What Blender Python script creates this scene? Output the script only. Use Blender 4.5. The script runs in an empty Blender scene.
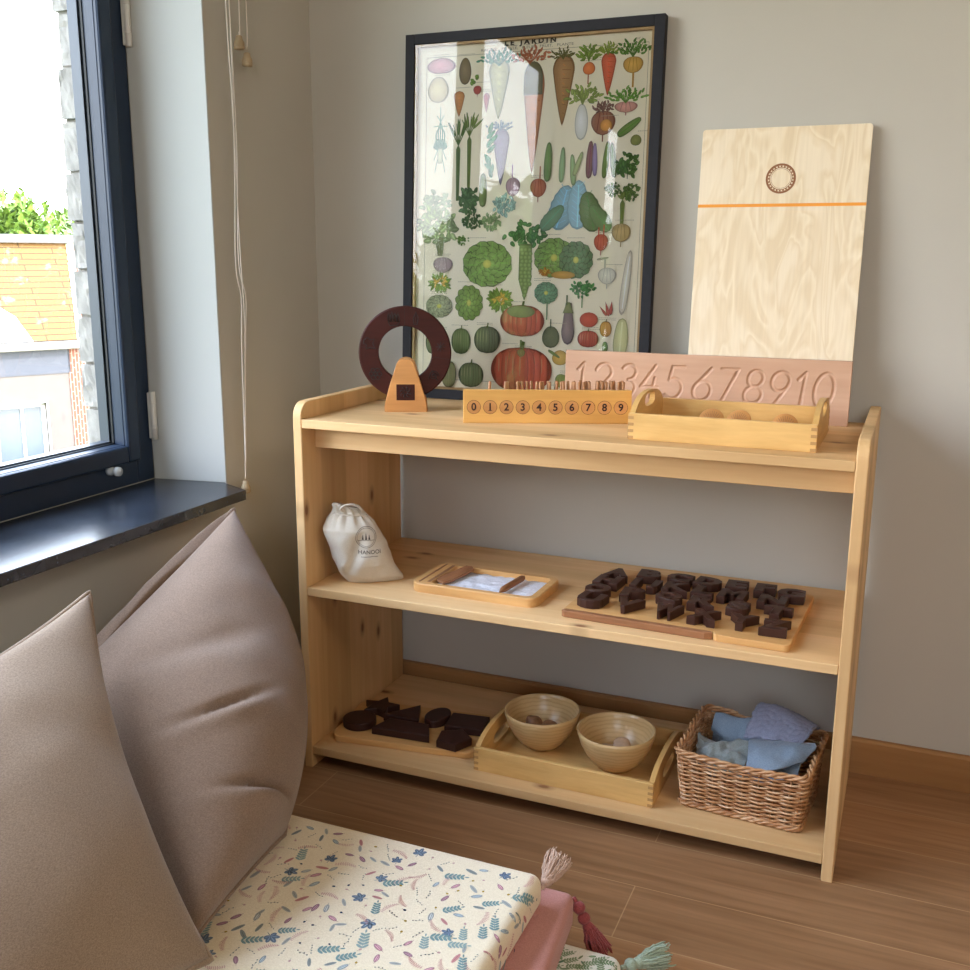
import bpy, bmesh, math, random
import numpy as np
from mathutils import Vector, Matrix, noise
from mathutils.bvhtree import BVHTree
random.seed(7)
SC = bpy.context.scene
COL = SC.collection
PI = math.pi
def lin(c):
    return c/12.92 if c <= .04045 else ((c+.055)/1.055)**2.4
def hexc(h, a=1.0):
    return (lin(int(h[0:2],16)/255), lin(int(h[2:4],16)/255), lin(int(h[4:6],16)/255), a)
# ---------------------------------------------------------------- mesh builder
class MB:
    def __init__(s):
        s.v=[]; s.f=[]; s.sm=[]; s.mi=[]; s.c=[]
    def add(s, vs, fs, smooth=False, mi=0, M=None, col=None):
        o=len(s.v)
        for i,p in enumerate(vs):
            p=Vector(p)
            if M is not None: p=M@p
            s.v.append(tuple(p))
            if col is None: s.c.append((1,1,1,1))
            elif isinstance(col,list): s.c.append(col[i])
            else: s.c.append(col)
        for f in fs:
            s.f.append(tuple(i+o for i in f)); s.sm.append(smooth); s.mi.append(mi)
        return s
    def bm(s, b, smooth=False, mi=0, M=None):
        b.verts.ensure_lookup_table(); b.verts.index_update()
        return s.add([v.co[:] for v in b.verts], [[v.index for v in f.verts] for f in b.faces], smooth, mi, M)
    def box(s, a, b, bev=.0015, M=None, mi=0, seg=2):
        k=bmesh.new(); bmesh.ops.create_cube(k, size=1)
        c=[(a[i]+b[i])/2 for i in range(3)]; d=[abs(b[i]-a[i]) for i in range(3)]
        for v in k.verts: v.co=Vector((c[0]+v.co.x*d[0], c[1]+v.co.y*d[1], c[2]+v.co.z*d[2]))
        if bev>0: bmesh.ops.bevel(k, geom=k.edges[:], offset=bev, segments=seg, profile=.5, affect='EDGES')
        s.bm(k, False, mi, M); k.free(); return s
    def prism(s, poly, h0, h1, axis='z', bev=0, M=None, mi=0, seg=2, smooth=False):
        # poly in the plane of the two other axes (x,y for z; y,z for x; x,z for y)
        def P(p,h): return {'z':(p[0],p[1],h),'x':(h,p[0],p[1]),'y':(p[0],h,p[1])}[axis]
        k=bmesh.new()
        A=[k.verts.new(P(p,h0)) for p in poly]; B=[k.verts.new(P(p,h1)) for p in poly]
        n=len(poly)
        k.faces.new(A[::-1]); k.faces.new(B)
        for i in range(n): k.faces.new((A[i],A[(i+1)%n],B[(i+1)%n],B[i]))
        bmesh.ops.recalc_face_normals(k, faces=k.faces[:])
        if bev>0:
            e=[e for e in k.edges if (e.verts[0] in A)==(e.verts[1] in A)]
            bmesh.ops.bevel(k, geom=e, offset=bev, segments=seg, profile=.5, affect='EDGES')
        s.bm(k, smooth, mi, M); k.free(); return s
    def lathe(s, prof, n=48, M=None, mi=0, smooth=True, jit=None):
        vs=[]; fs=[]
        for i,(r,z) in enumerate(prof):
            for j in range(n):
                a=2*PI*j/n; rr=r*(1+(jit(a,z) if jit else 0)); vs.append((rr*math.cos(a), rr*math.sin(a), z))
        m=len(prof)
        for i in range(m-1):
            for j in range(n):
                fs.append((i*n+j, i*n+(j+1)%n, (i+1)*n+(j+1)%n, (i+1)*n+j))
        if prof[0][0]>1e-6: fs.append(tuple(range(n))[::-1])
        if prof[-1][0]>1e-6: fs.append(tuple((m-1)*n+j for j in range(n)))
        return s.add(vs, fs, smooth, mi, M)
    def tube(s, pts, r, n=8, closed=False, M=None, mi=0, flat=None, up=None):
        P=[Vector(p) for p in pts]; m=len(P); vs=[]; fs=[]
        R=r if isinstance(r,(list,tuple)) else [r]*m
        N=None
        for i in range(m):
            if closed: T=P[(i+1)%m]-P[i-1]
            else: T=P[min(i+1,m-1)]-P[max(i-1,0)]
            if T.length<1e-9: T=Vector((0,0,1))
            T.normalize()
            if up is not None: N=Vector(up)-T*T.dot(Vector(up))
            elif N is None:
                N=T.orthogonal()
            else:
                N=N-T*T.dot(N)
                if N.length<1e-6: N=T.orthogonal()
            N.normalize(); B=T.cross(N)
            for j in range(n):
                a=2*PI*j/n; k=1 if flat is None else flat
                vs.append(tuple(P[i]+(N*math.cos(a)*k+B*math.sin(a))*R[i]))
        L=m if closed else m-1
        for i in range(L):
            for j in range(n):
                a=i*n; b=((i+1)%m)*n
                fs.append((a+j, a+(j+1)%n, b+(j+1)%n, b+j))
        if not closed:
            fs.append(tuple(range(n))[::-1]); fs.append(tuple((m-1)*n+j for j in range(n)))
        return s.add(vs, fs, True, mi, M)
    def build(s, name, mats, parent=None, loc=None, vc=False):
        me=bpy.data.meshes.new(name); me.from_pydata(s.v, [], s.f); 
        me.polygons.foreach_set('use_smooth', s.sm); me.polygons.foreach_set('material_index', s.mi)
        if vc:
            ca=me.color_attributes.new('Col','FLOAT_COLOR','POINT')
            ca.data.foreach_set('color', np.array(s.c,dtype=np.float32).ravel())
        for m in (mats if isinstance(mats,(list,tuple)) else [mats]): me.materials.append(m)
        me.update()
        o=bpy.data.objects.new(name, me); COL.objects.link(o)
        if parent: o.parent=parent
        if loc: o.location=loc
        return o
def tag(o, label, cat, group=None):
    o['label']=label; o['category']=cat
    if group: o['group']=group
    return o
def thing(name, label, cat, loc=(0,0,0), rz=0, group=None):
    o=bpy.data.objects.new(name,None); COL.objects.link(o); o.empty_display_size=.05
    o.location=loc; o.rotation_euler=(0,0,rz); return tag(o,label,cat,group)
def struct(name, mb, mats, parent=None):
    o=mb.build(name, mats, parent)
    if not parent: o['kind']='structure'
    return o
def rrect(x0,y0,x1,y1,r,n=6):
    P=[]
    for cx,cy,a0 in ((x1-r,y1-r,0),(x0+r,y1-r,90),(x0+r,y0+r,180),(x1-r,y0+r,270)):
        for k in range(n+1):
            a=math.radians(a0+90*k/n); P.append((cx+r*math.cos(a), cy+r*math.sin(a)))
    return P
def rot(rx=0,ry=0,rz=0,loc=(0,0,0)):
    return Matrix.Translation(loc)@Matrix.Rotation(rz,4,'Z')@Matrix.Rotation(ry,4,'Y')@Matrix.Rotation(rx,4,'X')
def text_mb(txt, size, depth, M, mi=0, mb=None, offset=0, bevel=0, res=4, align='CENTER', shear=0):
    c=bpy.data.curves.new('text','FONT'); c.body=txt; c.size=size; c.extrude=depth/2; c.offset=offset; c.bevel_depth=bevel
    c.resolution_u=res; c.align_x=align; c.align_y='CENTER'; c.shear=shear
    o=bpy.data.objects.new('text',c); COL.objects.link(o)
    dg=bpy.context.evaluated_depsgraph_get(); dg.update()
    me=bpy.data.meshes.new_from_object(o.evaluated_get(dg))
    V=[tuple(v.co) for v in me.vertices]; Fc=[tuple(p.vertices) for p in me.polygons]
    bpy.data.objects.remove(o); bpy.data.curves.remove(c); bpy.data.meshes.remove(me)
    mb=mb or MB(); mb.add(V,Fc,False,mi,M); return mb
# ---------------------------------------------------------------- materials
def mat(name):
    m=bpy.data.materials.new(name); m.use_nodes=True; nt=m.node_tree; nt.nodes.clear()
    out=nt.nodes.new('ShaderNodeOutputMaterial'); b=nt.nodes.new('ShaderNodeBsdfPrincipled')
    nt.links.new(b.outputs[0], out.inputs[0]); return m,nt,b
def N(nt,t,**k):
    n=nt.nodes.new(t)
    for a,v in k.items(): setattr(n,a,v)
    return n
def L(nt,a,b): nt.links.new(a,b)
def coords(nt, scale=(1,1,1), loc=(0,0,0), rotz=(0,0,0)):
    t=N(nt,'ShaderNodeTexCoord'); m=N(nt,'ShaderNodeMapping')
    m.inputs['Scale'].default_value=scale; m.inputs['Location'].default_value=loc; m.inputs['Rotation'].default_value=rotz
    L(nt,t.outputs['Object'],m.inputs[0]); return m.outputs[0]
def ramp(nt, src, stops, interp='LINEAR'):
    r=N(nt,'ShaderNodeValToRGB'); r.color_ramp.interpolation=interp
    e=r.color_ramp.elements
    while len(e)<len(stops): e.new(.5)
    for i,(p,c) in enumerate(stops): e[i].position=p; e[i].color=c if len(c)==4 else (*c,1)
    L(nt,src,r.inputs[0]); return r.outputs[0]
def mix(nt, fac, a, b, mode='MIX'):
    m=N(nt,'ShaderNodeMix'); m.data_type='RGBA'; m.blend_type=mode
    for s,v in ((m.inputs[0],fac),(m.inputs[6],a),(m.inputs[7],b)):
        if hasattr(v,'type') and hasattr(v,'links'): L(nt,v,s)
        else: s.default_value=v
    return m.outputs[2]
def bump(nt, b, h, strength=.2, dist=.001):
    n=N(nt,'ShaderNodeBump'); n.inputs['Strength'].default_value=strength; n.inputs['Distance'].default_value=dist
    L(nt,h,n.inputs['Height']); L(nt,n.outputs[0],b.inputs['Normal'])
def plain(name,h,rough=.6,metal=0,spec=.5,noise_amt=0,nscale=30):
    m,nt,b=mat(name); c=hexc(h)
    if noise_amt:
        n=N(nt,'ShaderNodeTexNoise'); n.inputs['Scale'].default_value=nscale; n.inputs['Detail'].default_value=4
        L(nt,coords(nt),n.inputs['Vector'])
        d=tuple(x*(1-noise_amt) for x in c[:3])+(1,); e=tuple(min(1,x*(1+noise_amt)) for x in c[:3])+(1,)
        L(nt,ramp(nt,n.outputs['Fac'],[(.3,d),(.7,e)]),b.inputs['Base Color'])
    else: b.inputs['Base Color'].default_value=c
    b.inputs['Roughness'].default_value=rough; b.inputs['Metallic'].default_value=metal
    b.inputs['Specular IOR Level'].default_value=spec
    return m
def wood(name, base, dark, axis='x', grain=60, stretch=18, lam=0, lamaxis='y', knots=0, rough=.55, seed=0.0, contrast=1.0, bands=0, knotscale=7, spec=.35):
    m,nt,b=mat(name)
    def sc(g,st): 
        return tuple(g/st if a==axis else g for a in 'xyz')
    n1=N(nt,'ShaderNodeTexNoise'); n1.inputs['Scale'].default_value=1; n1.inputs['Detail'].default_value=5; n1.inputs['Roughness'].default_value=.6
    n1.inputs['Distortion'].default_value=.4
    L(nt,coords(nt,sc(grain,stretch),(seed,seed*1.7,seed*.6)),n1.inputs['Vector'])
    n2=N(nt,'ShaderNodeTexNoise'); n2.inputs['Scale'].default_value=1; n2.inputs['Detail'].default_value=3
    L(nt,coords(nt,sc(grain*.16,stretch*.35),(seed*3,seed,2)),n2.inputs['Vector'])
    B=hexc(base); D=hexc(dark)
    lo=.5-.22/contrast; hi=.5+.2/contrast
    c1=ramp(nt,n1.outputs['Fac'],[(lo,D),(hi,B)])
    c2=ramp(nt,n2.outputs['Fac'],[(.35,(.84,.80,.74,1)),(.62,(1.04,1.03,1.02,1))])
    c=mix(nt,1.0,mix(nt,.42,B,c1),c2,'MULTIPLY')
    if bands:
        w=N(nt,'ShaderNodeTexWave'); w.wave_type='BANDS'; w.bands_direction={'x':'Y','y':'X','z':'X'}[axis]
        w.inputs['Scale'].default_value=bands; w.inputs['Distortion'].default_value=6; w.inputs['Detail'].default_value=2; w.inputs['Detail Scale'].default_value=.6
        L(nt,coords(nt,tuple(.12 if a==axis else 1 for a in 'xyz'),(seed,0,seed)),w.inputs['Vector'])
        c=mix(nt,ramp(nt,w.outputs['Fac'],[(.0,(.35,.35,.35,1)),(.55,(0,0,0,1))]),c,D)
    if lam:
        sx=N(nt,'ShaderNodeSeparateXYZ'); L(nt,coords(nt,(1,1,1),(seed*.1,seed*.1,seed*.1)),sx.inputs[0])
        d=N(nt,'ShaderNodeMath',operation='DIVIDE'); L(nt,sx.outputs['xyz'.index(lamaxis)],d.inputs[0]); d.inputs[1].default_value=lam
        f=N(nt,'ShaderNodeMath',operation='FLOOR'); L(nt,d.outputs[0],f.inputs[0])
        wn=N(nt,'ShaderNodeTexWhiteNoise',noise_dimensions='1D'); L(nt,f.outputs[0],wn.inputs['W'])
        c=mix(nt,1.0,c,ramp(nt,wn.outputs['Value'],[(0,(.86,.82,.76,1)),(1,(1.04,1.03,1.02,1))]),'MULTIPLY')
    if knots:
        v=N(nt,'ShaderNodeTexVoronoi',voronoi_dimensions='2D'); v.inputs['Scale'].default_value=1; v.inputs['Randomness'].default_value=1
        k=knotscale
        sp_=N(nt,'ShaderNodeSeparateXYZ'); L(nt,coords(nt,tuple(k*.55 if a==axis else k*1.1 for a in 'xyz'),(seed*2.3,seed,seed*.7)),sp_.inputs[0])
        cm=N(nt,'ShaderNodeCombineXYZ'); L(nt,sp_.outputs['xyz'.index(axis)],cm.inputs[0]); L(nt,sp_.outputs[1],cm.inputs[1]); L(nt,cm.outputs[0],v.inputs['Vector'])
        sel=N(nt,'ShaderNodeSeparateColor'); L(nt,v.outputs['Color'],sel.inputs[0])
        th=N(nt,'ShaderNodeMath',operation='GREATER_THAN'); L(nt,sel.outputs[0],th.inputs[0]); th.inputs[1].default_value=1-knots
        kk=ramp(nt,v.outputs['Distance'],[(0.045,(.9,.9,.9,1)),(.085,(.4,.4,.4,1)),(.17,(0,0,0,1))])
        mk=N(nt,'ShaderNodeMath',operation='MULTIPLY'); L(nt,kk,mk.inputs[0]); L(nt,th.outputs[0],mk.inputs[1])
        c=mix(nt,mk.outputs[0],c,hexc('7a4c2a'))
    L(nt,c,b.inputs['Base Color']); b.inputs['Roughness'].default_value=rough; b.inputs['Specular IOR Level'].default_value=spec
    bump(nt,b,n1.outputs['Fac'],.12,.0006)
    return m
def fabric(name, base, dark, sc=700, rough=.95, strength=.5, sheen=.2, mottled=.0):
    m,nt,b=mat(name); k=sc/1100
    n1=N(nt,'ShaderNodeTexNoise'); n1.inputs['Scale'].default_value=1; n1.inputs['Detail'].default_value=2; L(nt,coords(nt,(420*k,420*k,1500*k),(0,0,0),(.35,.2,0)),n1.inputs[0])
    n2=N(nt,'ShaderNodeTexNoise'); n2.inputs['Scale'].default_value=1; n2.inputs['Detail'].default_value=2; L(nt,coords(nt,(1500*k,1500*k,380*k),(3,1,2),(.35,.2,0)),n2.inputs[0])
    a=N(nt,'ShaderNodeMath',operation='ADD'); L(nt,n1.outputs['Fac'],a.inputs[0]); L(nt,n2.outputs['Fac'],a.inputs[1])
    h=N(nt,'ShaderNodeMath',operation='MULTIPLY'); L(nt,a.outputs[0],h.inputs[0]); h.inputs[1].default_value=.5
    c=ramp(nt,h.outputs[0],[(.38,hexc(dark)),(.60,hexc(base))])
    if mottled:
        q=N(nt,'ShaderNodeTexNoise'); q.inputs['Scale'].default_value=9; q.inputs['Detail'].default_value=3; L(nt,coords(nt),q.inputs[0])
        c=mix(nt,1.0,c,ramp(nt,q.outputs['Fac'],[(.3,(1-mottled,)*3+(1,)),(.7,(1,1,1,1))]),'MULTIPLY')
    L(nt,c,b.inputs['Base Color']); b.inputs['Roughness'].default_value=rough
    b.inputs['Sheen Weight'].default_value=sheen; b.inputs['Specular IOR Level'].default_value=.2
    bump(nt,b,h.outputs[0],strength,.0008)
    return m
M={}
PB,PD='e2bf8e','c99a62'
M['pine_x']=wood('pine_x',PB,PD,'x',70,22,.085,'y',.34,seed=1.3,knotscale=12)
M['pine_x2']=wood('pine_x2',PB,PD,'x',70,22,.085,'y',.34,seed=4.1,knotscale=12)
M['pine_z']=wood('pine_z',PB,PD,'z',70,22,.09,'y',.40,seed=2.2,knotscale=12)
M['beech']=wood('beech','dcb473','bf8d4c','x',160,10,seed=.7,contrast=.9,rough=.45)
M['beech_y']=wood('beech_y','d8ae6c','b98747','y',160,10,seed=.7,contrast=.9,rough=.45)
M['beech_end']=plain('beech_end','b08450',.6)
M['maple']=wood('maple','dcaa60','c08c44','x',120,14,seed=3.7,rough=.4)
M['stand']=wood('stand','d39a5e','b57840','x',110,14,seed=5.1,rough=.45)
M['pinkwood']=wood('pinkwood','d3ad92','b98f74','x',90,16,seed=6.4,rough=.5,bands=9)
M['board']=wood('board','dcae72','bd8448','x',110,14,seed=8.2,rough=.45)
M['walnut']=wood('walnut','a06e4a','66422a','x',150,10,seed=2.9,rough=.5,contrast=1.3)
M['stick']=wood('stick','b58257','8a5c3a','z',150,8,seed=2.2,rough=.5)
M['darkwood']=wood('darkwood','42261c','27150f','x',120,9,seed=1.9,rough=.42,contrast=1.3)
M['ringwood']=wood('ringwood','431c15','28100c','x',120,9,seed=3.1,rough=.5,contrast=1.2,spec=.2)
M['darkwood2']=wood('darkwood2','3c221c','261310','x',120,9,seed=7.9,rough=.45,contrast=1.3)
M['black']=plain('ink','1e1512',.7)
M['inkbrown']=plain('inkbrown','321a12',.8)
M['ink_print']=plain('ink_print','453a34',.9)
def m_ply():
    m,nt,b=mat('birch_ply')
    w=N(nt,'ShaderNodeTexNoise'); w.inputs['Scale'].default_value=1; w.inputs['Detail'].default_value=2; w.inputs['Distortion'].default_value=1.6
    L(nt,coords(nt,(16,8,4.5),(3,1,2)),w.inputs[0])
    n=N(nt,'ShaderNodeTexNoise'); n.inputs['Scale'].default_value=1; n.inputs['Detail'].default_value=4
    L(nt,coords(nt,(190,30,9)),n.inputs[0])
    c=ramp(nt,w.outputs['Fac'],[(.36,hexc('dfcaa8')),(.47,hexc('ead9bd')),(.52,hexc('e0cba9')),(.62,hexc('e9d8bd'))])
    c=mix(nt,1,c,ramp(nt,n.outputs['Fac'],[(.3,(.93,.92,.9,1)),(.65,(1,1,1,1))]),'MULTIPLY')
    L(nt,c,b.inputs['Base Color']); b.inputs['Roughness'].default_value=.4; return m
M['ply']=m_ply()
M['orange']=plain('orange_paint','e8952a',.5)
M['logo']=plain('logo_brown','8a5a38',.7)
def m_wall(name,h,amt=.03):
    m,nt,b=mat(name); c=hexc(h)
    n=N(nt,'ShaderNodeTexNoise'); n.inputs['Scale'].default_value=3; n.inputs['Detail'].default_value=4; L(nt,coords(nt),n.inputs[0])
    L(nt,ramp(nt,n.outputs['Fac'],[(.3,tuple(x*(1-amt) for x in c[:3])+(1,)),(.7,tuple(x*(1+amt) for x in c[:3])+(1,))]),b.inputs['Base Color'])
    n2=N(nt,'ShaderNodeTexNoise'); n2.inputs['Scale'].default_value=260; n2.inputs['Detail'].default_value=3; L(nt,coords(nt),n2.inputs[0])
    bump(nt,b,n2.outputs['Fac'],.08,.001); b.inputs['Roughness'].default_value=.85; b.inputs['Specular IOR Level'].default_value=.25
    return m
M['wall']=m_wall('wall_paint','b9b4aa')
M['reveal']=m_wall('reveal_paint','b9bab6',.01)
M['ceiling']=m_wall('ceiling_paint','e8e6e0')
def m_floor():
    m,nt,b=mat('oak_floor')
    br=N(nt,'ShaderNodeTexBrick'); br.offset=.37; br.squash=1
    for k,v in (('Scale',1),('Mortar Size',.0011),('Mortar Smooth',.3),('Bias',0),('Brick Width',1.7),('Row Height',.137)): br.inputs[k].default_value=v
    br.inputs['Color1'].default_value=(.0,.0,.0,1); br.inputs['Color2'].default_value=(1,1,1,1); br.inputs['Mortar'].default_value=(.5,.5,.5,1)
    L(nt,coords(nt,(1,1,1),(1.0,.132,0)),br.inputs['Vector'])
    n=N(nt,'ShaderNodeTexNoise'); n.inputs['Scale'].default_value=1; n.inputs['Detail'].default_value=6; n.inputs['Distortion'].default_value=.5
    L(nt,coords(nt,(4,75,1)),n.inputs[0])
    n2=N(nt,'ShaderNodeTexNoise'); n2.inputs['Scale'].default_value=1; n2.inputs['Detail'].default_value=3; n2.inputs['Distortion'].default_value=1
    L(nt,coords(nt,(1.6,9,1),(4,4,0)),n2.inputs[0])
    c=ramp(nt,n.outputs['Fac'],[(.3,hexc('8f6744')),(.7,hexc('aa805a'))])
    c=mix(nt,1,c,ramp(nt,n2.outputs['Fac'],[(.3,(.86,.84,.8,1)),(.7,(1.06,1.04,1.02,1))]),'MULTIPLY')
    c=mix(nt,1,c,ramp(nt,br.outputs['Color'],[(0,(.84,.84,.86,1)),(1,(1.08,1.04,1.0,1))]),'MULTIPLY')
    c=mix(nt,ramp(nt,br.outputs['Fac'],[(0,(0,0,0,1)),(1,(.55,.55,.55,1))]),c,hexc('b9976e'))
    L(nt,c,b.inputs['Base Color']); b.inputs['Roughness'].default_value=.42; b.inputs['Specular IOR Level'].default_value=.4
    bump(nt,b,n.outputs['Fac'],.06,.0006); return m
M['floor']=m_floor()
M['skirting']=wood('skirting','a67a4c','8a5f36','x',80,18,seed=4.4,rough=.5,contrast=1.1)
M['skirting_y']=wood('skirting_y','a67a4c','8a5f36','y',80,18,seed=4.4,rough=.5,contrast=1.1)
def m_stone():
    m,nt,b=mat('black_stone')
    n=N(nt,'ShaderNodeTexNoise'); n.inputs['Scale'].default_value=14; n.inputs['Detail'].default_value=6; L(nt,coords(nt),n.inputs[0])
    v=N(nt,'ShaderNodeTexVoronoi'); v.inputs['Scale'].default_value=95; L(nt,coords(nt),v.inputs[0])
    c=ramp(nt,n.outputs['Fac'],[(.35,hexc('1a1d24')),(.7,hexc('31363f'))])
    c=mix(nt,ramp(nt,v.outputs['Distance'],[(.06,(.5,.5,.5,1)),(.14,(0,0,0,1))]),c,hexc('6d7684'))
    L(nt,c,b.inputs['Base Color']); b.inputs['Roughness'].default_value=.22; b.inputs['Specular IOR Level'].default_value=.7; return m
M['stone']=m_stone()
M['navy']=plain('navy_frame','18293f',.42,spec=.4)
M['navy_dark']=plain('navy_dark','101a2a',.4)
M['gasket']=plain('gasket','0c0e12',.6)
M['spacer']=plain('spacer','3a4048',.4,.3)
M['white_plastic']=plain('white_plastic','d8d6d0',.4)
M['knob_plastic']=plain('clear_knob','c9cdd0',.25)
M['cord']=plain('cord_cotton','d9d0c6',.8)
M['acorn']=wood('acorn','b5a284','927d62','z',200,6,rough=.5)
M['frame']=plain('poster_frame','1b1a1f',.6,spec=.25,noise_amt=.15,nscale=80)
M['spacer_wood']=wood('spacer_wood','c9a878','b08c5c','z',150,10,rough=.6)
def m_glass(name, tint=(1,1,1,1), ior=1.5, boost=1.0):
    m=bpy.data.materials.new(name); m.use_nodes=True; nt=m.node_tree; nt.nodes.clear()
    out=N(nt,'ShaderNodeOutputMaterial'); t=N(nt,'ShaderNodeBsdfTransparent'); g=N(nt,'ShaderNodeBsdfGlossy')
    g.inputs['Roughness'].default_value=0.0; g.inputs['Color'].default_value=(1,1,1,1); t.inputs['Color'].default_value=tint
    f=N(nt,'ShaderNodeFresnel'); f.inputs['IOR'].default_value=ior
    k=N(nt,'ShaderNodeMath',operation='MULTIPLY'); k.use_clamp=True; L(nt,f.outputs[0],k.inputs[0]); k.inputs[1].default_value=boost
    s=N(nt,'ShaderNodeMixShader'); L(nt,k.outputs[0],s.inputs[0]); L(nt,t.outputs[0],s.inputs[1]); L(nt,g.outputs[0],s.inputs[2])
    L(nt,s.outputs[0],out.inputs[0]); return m
M['glass']=m_glass('window_glass',(.97,.99,.98,1))
M['picglass']=m_glass('picture_glass',(.98,.98,.98,1),1.5,.95)   # front and back face of the pane both reflect
def m_vc(name, rough=.8):
    m,nt,b=mat(name); a=N(nt,'ShaderNodeVertexColor'); a.layer_name='Col'
    L(nt,a.outputs[0],b.inputs['Base Color']); b.inputs['Roughness'].default_value=rough; b.inputs['Specular IOR Level'].default_value=.15; return m
M['print']=m_vc('vegetable_print')
M['motif']=m_vc('leaf_print',.95)
M['canvas']=fabric('canvas_cotton','d8cfc0','c4b9a8',1500,strength=.25)
M['pillowA']=fabric('pillow_sand','9d856e','806a56',1100,strength=.35,mottled=.06)
M['pillowB']=fabric('pillow_taupe','8f7663','735c4b',1100,strength=.35,mottled=.06)
M['cream_fabric']=fabric('cream_cotton','f1e1c4','e3d1b2',1300,strength=.2)
M['white_fabric']=fabric('white_cotton','ece8dc','dcd8ca',1300,strength=.2)
M['pink_fabric']=fabric('pink_cotton','c98f84','b87c72',1300,strength=.2)
M['tassel_cream']=fabric('tassel_cream','c9a993','b08f7a',900,strength=.2)
M['tassel_red']=fabric('tassel_red','a2504e','86403f',900,strength=.2)
M['tassel_green']=fabric('tassel_green','aab5a0','919f88',900,strength=.2)
M['cloth_blue']=fabric('cloth_blue','8897a6','707f90',900,strength=.4)
M['cloth_lilac']=fabric('cloth_lilac','8f92a6','797d92',900,strength=.4)
M['cloth_grey']=fabric('cloth_grey','8f9694','7a817f',900,strength=.4)
def m_wicker():
    m,nt,b=mat('wicker'); n=N(nt,'ShaderNodeTexNoise'); n.inputs['Scale'].default_value=1; n.inputs['Detail'].default_value=3
    L(nt,coords(nt,(28,28,210)),n.inputs[0])
    L(nt,ramp(nt,n.outputs['Fac'],[(.3,hexc('8a5730')),(.5,hexc('bd8a5c')),(.72,hexc('e2c09a'))]),b.inputs['Base Color']); b.inputs['Roughness'].default_value=.45; return m
M['wicker']=m_wicker()
def m_bowl():
    m,nt,b=mat('bamboo'); w=N(nt,'ShaderNodeTexWave',bands_direction='Z'); w.inputs['Scale'].default_value=42; w.inputs['Distortion'].default_value=3.5; w.inputs['Detail'].default_value=3
    L(nt,coords(nt),w.inputs[0]); L(nt,ramp(nt,w.outputs['Fac'],[(.0,hexc('c09c68')),(.5,hexc('cdab78'))]),b.inputs['Base Color'])
    b.inputs['Roughness'].default_value=.3; bump(nt,b,w.outputs['Fac'],.15,.0006); return m
M['bamboo']=m_bowl()
M['pebble_brown']=plain('pebble_brown','8a6446',.45,noise_amt=.3,nscale=90)
M['pebble_white']=plain('pebble_white','d8cfc0',.45,noise_amt=.1,nscale=90)
M['pebble_pink']=plain('pebble_pink','b8987a',.5,noise_amt=.15,nscale=90)
def m_sand():
    m,nt,b=mat('white_sand'); n=N(nt,'ShaderNodeTexNoise'); n.inputs['Scale'].default_value=900; L(nt,coords(nt),n.inputs[0])
    L(nt,ramp(nt,n.outputs['Fac'],[(.3,hexc('c8cad4')),(.7,hexc('f0f1f6'))]),b.inputs['Base Color']); b.inputs['Roughness'].default_value=.95
    n2=N(nt,'ShaderNodeTexNoise'); n2.inputs['Scale'].default_value=60; n2.inputs['Detail'].default_value=6; L(nt,coords(nt),n2.inputs[0]); bump(nt,b,n2.outputs['Fac'],.7,.004); return m
M['sand']=m_sand()
def m_tiles():
    m,nt,b=mat('orange_roof_tiles')
    br=N(nt,'ShaderNodeTexBrick'); 
    for k,v in (('Scale',1),('Mortar Size',.018),('Mortar Smooth',.4),('Brick Width',1.4),('Row Height',.15)): br.inputs[k].default_value=v
    br.inputs['Color1'].default_value=hexc('74542a'); br.inputs['Color2'].default_value=hexc('6b4d26'); br.inputs['Mortar'].default_value=hexc('43321c')
    L(nt,coords(nt),br.inputs[0])
    n=N(nt,'ShaderNodeTexNoise'); n.inputs['Scale'].default_value=1.5; n.inputs['Detail'].default_value=8; n.inputs['Roughness'].default_value=.75; L(nt,coords(nt),n.inputs[0])
    c=mix(nt,ramp(nt,n.outputs['Fac'],[(.56,(0,0,0,1)),(.66,(.75,.75,.75,1))]),br.outputs['Color'],hexc('7c766c'))
    L(nt,c,b.inputs['Base Color']); b.inputs['Roughness'].default_value=.9; return m
M['tiles']=m_tiles()
def m_brick(name,a,b_,mo,w=.21,h=.07,ms=.01):
    m,nt,b=mat(name); br=N(nt,'ShaderNodeTexBrick')
    for k,v in (('Scale',1),('Mortar Size',ms),('Brick Width',w),('Row Height',h)): br.inputs[k].default_value=v
    br.inputs['Color1'].default_value=hexc(a); br.inputs['Color2'].default_value=hexc(b_); br.inputs['Mortar'].default_value=hexc(mo)
    L(nt,coords(nt,(1,1,1),(0,0,0),(PI/2,0,PI/2)),br.inputs[0])
    L(nt,br.outputs['Color'],b.inputs['Base Color']); b.inputs['Roughness'].default_value=.9; return m
M['brick']=m_brick('red_brick','7a4432','6a3a2a','8a7c6e')
M['block']=plain('split_block','918b84',.95,noise_amt=.25,nscale=22)
M['mortar']=plain('mortar','8c8882',.95,noise_amt=.1,nscale=60)
M['render_grey']=plain('grey_render','625a55',.9,noise_amt=.05,nscale=4)
M['band_grey']=plain('grey_band','4a4b52',.8,noise_amt=.06,nscale=4)
M['zinc']=plain('zinc_gutter','7a746c',.5)
M['zinc_dark']=plain('ridge_tile','5c5754',.7,noise_amt=.1,nscale=4)
M['dormer_white']=plain('dormer_white','e6e4e0',.7)
M['window_dark']=plain('window_dark','4b5560',.15)
def m_leaf(name,a,b_):
    m,nt,b=mat(name); n=N(nt,'ShaderNodeTexNoise'); n.inputs['Scale'].default_value=4; n.inputs['Detail'].default_value=6; L(nt,coords(nt),n.inputs[0])
    L(nt,ramp(nt,n.outputs['Fac'],[(.35,hexc(a)),(.65,hexc(b_))]),b.inputs['Base Color']); b.inputs['Roughness'].default_value=.8; return m
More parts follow.
